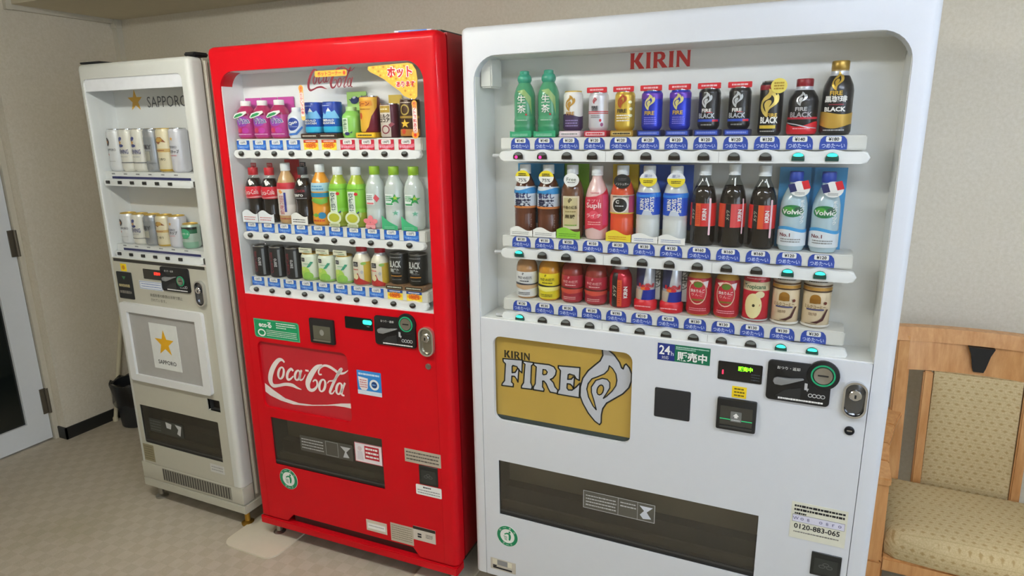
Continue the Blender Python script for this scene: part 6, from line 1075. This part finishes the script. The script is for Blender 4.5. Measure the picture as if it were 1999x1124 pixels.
j3 = drink('drink_can', 'green and white juice can with cream header, left of three', 'can', 'can', .0285, .094, M('dfe6d4', .35, .1), lidm=GOLDF, dec=[('rect', -.022, -.008, .72, .86, .0, INK), ('lines', -.020, -.010, .75, .83, 2, LGREY), ('poly', [(.010, .72), (.018, .70), (.006, .52), (-.004, .50)], M('3a9a7a', .4)), ('lines', -.014, .016, .62, .66, 1, M('6ab088', .5)), ('ell', -.010, .30, .017, .022, M('a9cf5a', .4)), ('ell', .000, .18, .016, .015, M('8cc050', .4)), ('ell', -.016, .44, .008, .008, M('c4d86a', .4)), ('wave', .02, .10, .01, .2, M('9ac86a', .4))])
hd(j3, .0952, M('e0e0c8', .4), M('4a4a3a', .5))
j4 = twin(j3, 'green and white juice can with cream header, middle of three'); j5 = twin(j3, 'green and white juice can with cream header, right of three')
j6 = drink('drink_bottle', 'apple juice bottle can with red cap, left one of two', 'bottle', 'bot', .0275, .130, M('e2dcc8', .35, .1), M('c02434', .35), neckm=M('dfe1e4', .25, .3), dec=[('rect', -.022, -.004, .50, .62, .0, INK), ('lines', -.020, -.006, .52, .60, 2, LGREY), ('rect', .012, .034, .05, .62, .0, M('cfae3c', .4)), ('poly', [(-.034, .03), (.034, .03), (.022, .10), (.000, .20), (-.006, .34), (-.020, .20)], M('b8302c', .4)), ('lines', -.022, -.004, .40, .45, 1, M('c84a44', .5)), ('ell', .006, .36, .004, .006, LGREY), ('ell', -.012, .24, .008, .010, M('e8dfb0', .4)), ('ell', .012, .58, .008, .005, M('8ab85a', .4))])
j7 = twin(j6, 'apple juice bottle can with red cap, right one of two')
j8 = drink('drink_can', 'black coffee can on wooden coloured stand, left one of two', 'can', 'slim', .0262, .100, M('262624', .3, .2), dec=[('text', 'BLACK', -.004, .67, .022, M('c9ccc8', .4), 0, .03, .034), ('text', '無糖', -.006, .47, .013, M('b8bcb8', .4), 0, .03), ('lines', -.012, .010, .36, .40, 1, GREY), ('rect', -.018, .014, .27, .295, .0, M('c8862c', .4)), ('lines', -.014, .012, .14, .20, 1, M('6a6a66', .5)), ('lines', -.018, .014, .86, .92, 1, GREY)], lidm=M('8f8e88', .3, .8), dz=.016, stand=(M('8a6a4c', .4), M('c8ccb8', .5), M('221e1a', .4)))
j9 = twin(j8, 'black coffee can on wooden coloured stand, right one of two')
on(RM, RU, RB[2], .062, list(enumerate((j0, j1, j2, j3, j4, j5, j6, j7, j8, j9))), H3, (1.12, 1.12, 1.12, 1.1, 1.1, 1.1, 1.13, 1.13, 1.16, 1.16), 0.4)

# ---- beer machine
B1 = 'tall beer cans on the upper shelf of the beige machine'; B2 = 'beer cans on the lower shelf of the beige machine'
BW = M('dcdee0', .3, .2)
def beers(H):
    blk = [('ell', -.012, .70, .014, .016 if H > .14 else .014, M('241c1c', .4)), ('star', -.010, .70, .008, M('d88a2c', .4)), ('text', 'SAPPORO', .004, .515, .009, M('55565e', .5), 0, .0, .04), ('ell', -.010, .40, .003, .004, M('c84a4a', .4)), ('lines', -.02, .02, .22, .26, 1, LGREY)]
    blu = [('ell', -.006, .76, .013, .007, .5, M('3f4a86', .4)), ('ell', -.004, .61, .013, .006, M('3a4580', .4)), ('star', -.006, .68, .009, M('d89a3c', .4)), ('text', 'BREWING', .000, .47, .017, M('4a5080', .5), 0, .02, .050), ('rect', -.05, .05, .205, .22, .0, M('33364a', .4)), ('lines', -.02, .02, .33, .37, 1, LGREY)]
    sil = [('rect', -.05, .05, .55, .80, .0, M('9aa0a6', .25, .5)), ('text', 'DRY', .0, .58, .016, M('3a3d42', .5), 0, .04), ('rect', -.05, .05, .20, .215, .0, M('6a6e74', .4)), ('rect', -.012, .012, .26, .48, .0, M('b0b0a4', .3, .4))]
    ich = [('poly', [(-.026, .66), (-.004, .80), (.012, .80), (.028, .68), (.010, .70), (.000, .64), (-.012, .68)], M('8a4a2c', .4)), ('ell', .002, .74, .015, .008, M('c8a050', .35, .3)), ('rect', -.050, .050, .46, .54, .0, M('c9a86a', .4)), ('lines', -.020, .02, .48, .52, 1, M('8a3a2c', .5)), ('text', '一番搾り', .0, .30, .010, M('5a5448', .5), 0, .01, .04), ('rect', -.05, .05, .02, .07, .0, GOLDF)]
    wht = [('star', .0, .76, .008, M('d8a040', .4)), ('text', '極ZERO', .0, .58, .010, M('6a6c78', .5), 0, .01, .04), ('text', '麦とホップ', .0, .48, .013, M('55565e', .5), 0, .02, .05), ('lines', -.016, .016, .37, .40, 1, M('d86a74', .5))]
    return blk, blu, sil, ich, wht
bk_, bu_, si_, ic_, wh_ = beers(.158); RR = .0330; HT = .158
k0 = drink('beer_can', 'tall white beer can with dark round emblem, left end of the upper shelf', 'can', 'can', RR, HT, BW, dec=bk_)
k1 = drink('beer_can', 'tall cream beer can with blue lettering, left one of two on the upper shelf', 'can', 'can', RR, HT, M('dedcd2', .3, .15), dec=bu_); k2 = twin(k1, 'tall cream beer can with blue lettering, right one of two on the upper shelf')
k3 = drink('beer_can', 'tall silver grey beer can on the upper shelf', 'can', 'can', RR, HT, M('a4a8ad', .25, .5), dec=si_)
k4 = drink('beer_can', 'tall cream and gold beer can on the upper shelf', 'can', 'can', RR, HT, M('ddd3b4', .3, .15), lidm=GOLDF, dec=ic_)
k5 = drink('beer_can', 'tall pale lilac beer can with small star, right end of the upper shelf', 'can', 'can', RR, HT, M('d4d4dc', .3, .2), dec=wh_)
on(SM, [u + 0.003 for u in SU], SB[0], .070, list(enumerate((k0, k1, k2, k3, k4, k5))), B1, [0.985] * 6)
bk_, bu_, si_, ic_, wh_ = beers(.120); HS = .120
l0 = drink('beer_can', 'short white beer can with dark round emblem, lower shelf', 'can', 'can', RR, HS, BW, dec=bk_, lidm=GOLDF); l1 = drink('beer_can', 'short cream beer can with dark blue lettering, lower shelf', 'can', 'can', RR, HS, M('dedcd2', .3, .15), dec=bu_, lidm=GOLDF)
l2 = drink('beer_can', 'short silver grey beer can, lower shelf', 'can', 'can', RR, HS, M('a4a8ad', .25, .5), dec=si_, lidm=GOLDF); l3 = drink('beer_can', 'short cream and gold beer can, lower shelf', 'can', 'can', RR, HS, M('ddd3b4', .3, .15), lidm=GOLDF, dec=ic_)
l4 = drink('beer_can', 'short pale lilac beer can, lower shelf', 'can', 'can', RR, HS, M('d4d4dc', .3, .2), dec=wh_, lidm=GOLDF)
l5 = drink('beer_can', 'smallest can, green and white, right end of the lower shelf', 'can', 'can', .0320, .093, M('b4c8bc', .3, .2), lidm=GOLDF, dec=[('rect', -.05, .05, .62, .86, .0, M('1f6a48', .4)), ('rect', -.05, .05, .78, .88, .0, BLK), ('ell', .002, .62, .021, .019, M('3aa878', .4)), ('text', 'ハイボール', .002, .62, .009, M('dff0e4', .5), 0, .02, .034), ('lines', -.015, .02, .40, .45, 1, M('3a8a68', .5)), ('rect', -.05, .05, .03, .28, .0, M('8ab8a0', .35, .2))])
on(SM, [u + 0.003 for u in SU], SB[1], .070, list(enumerate((l0, l1, l2, l3, l4, l5))), B2, [0.985] * 6)
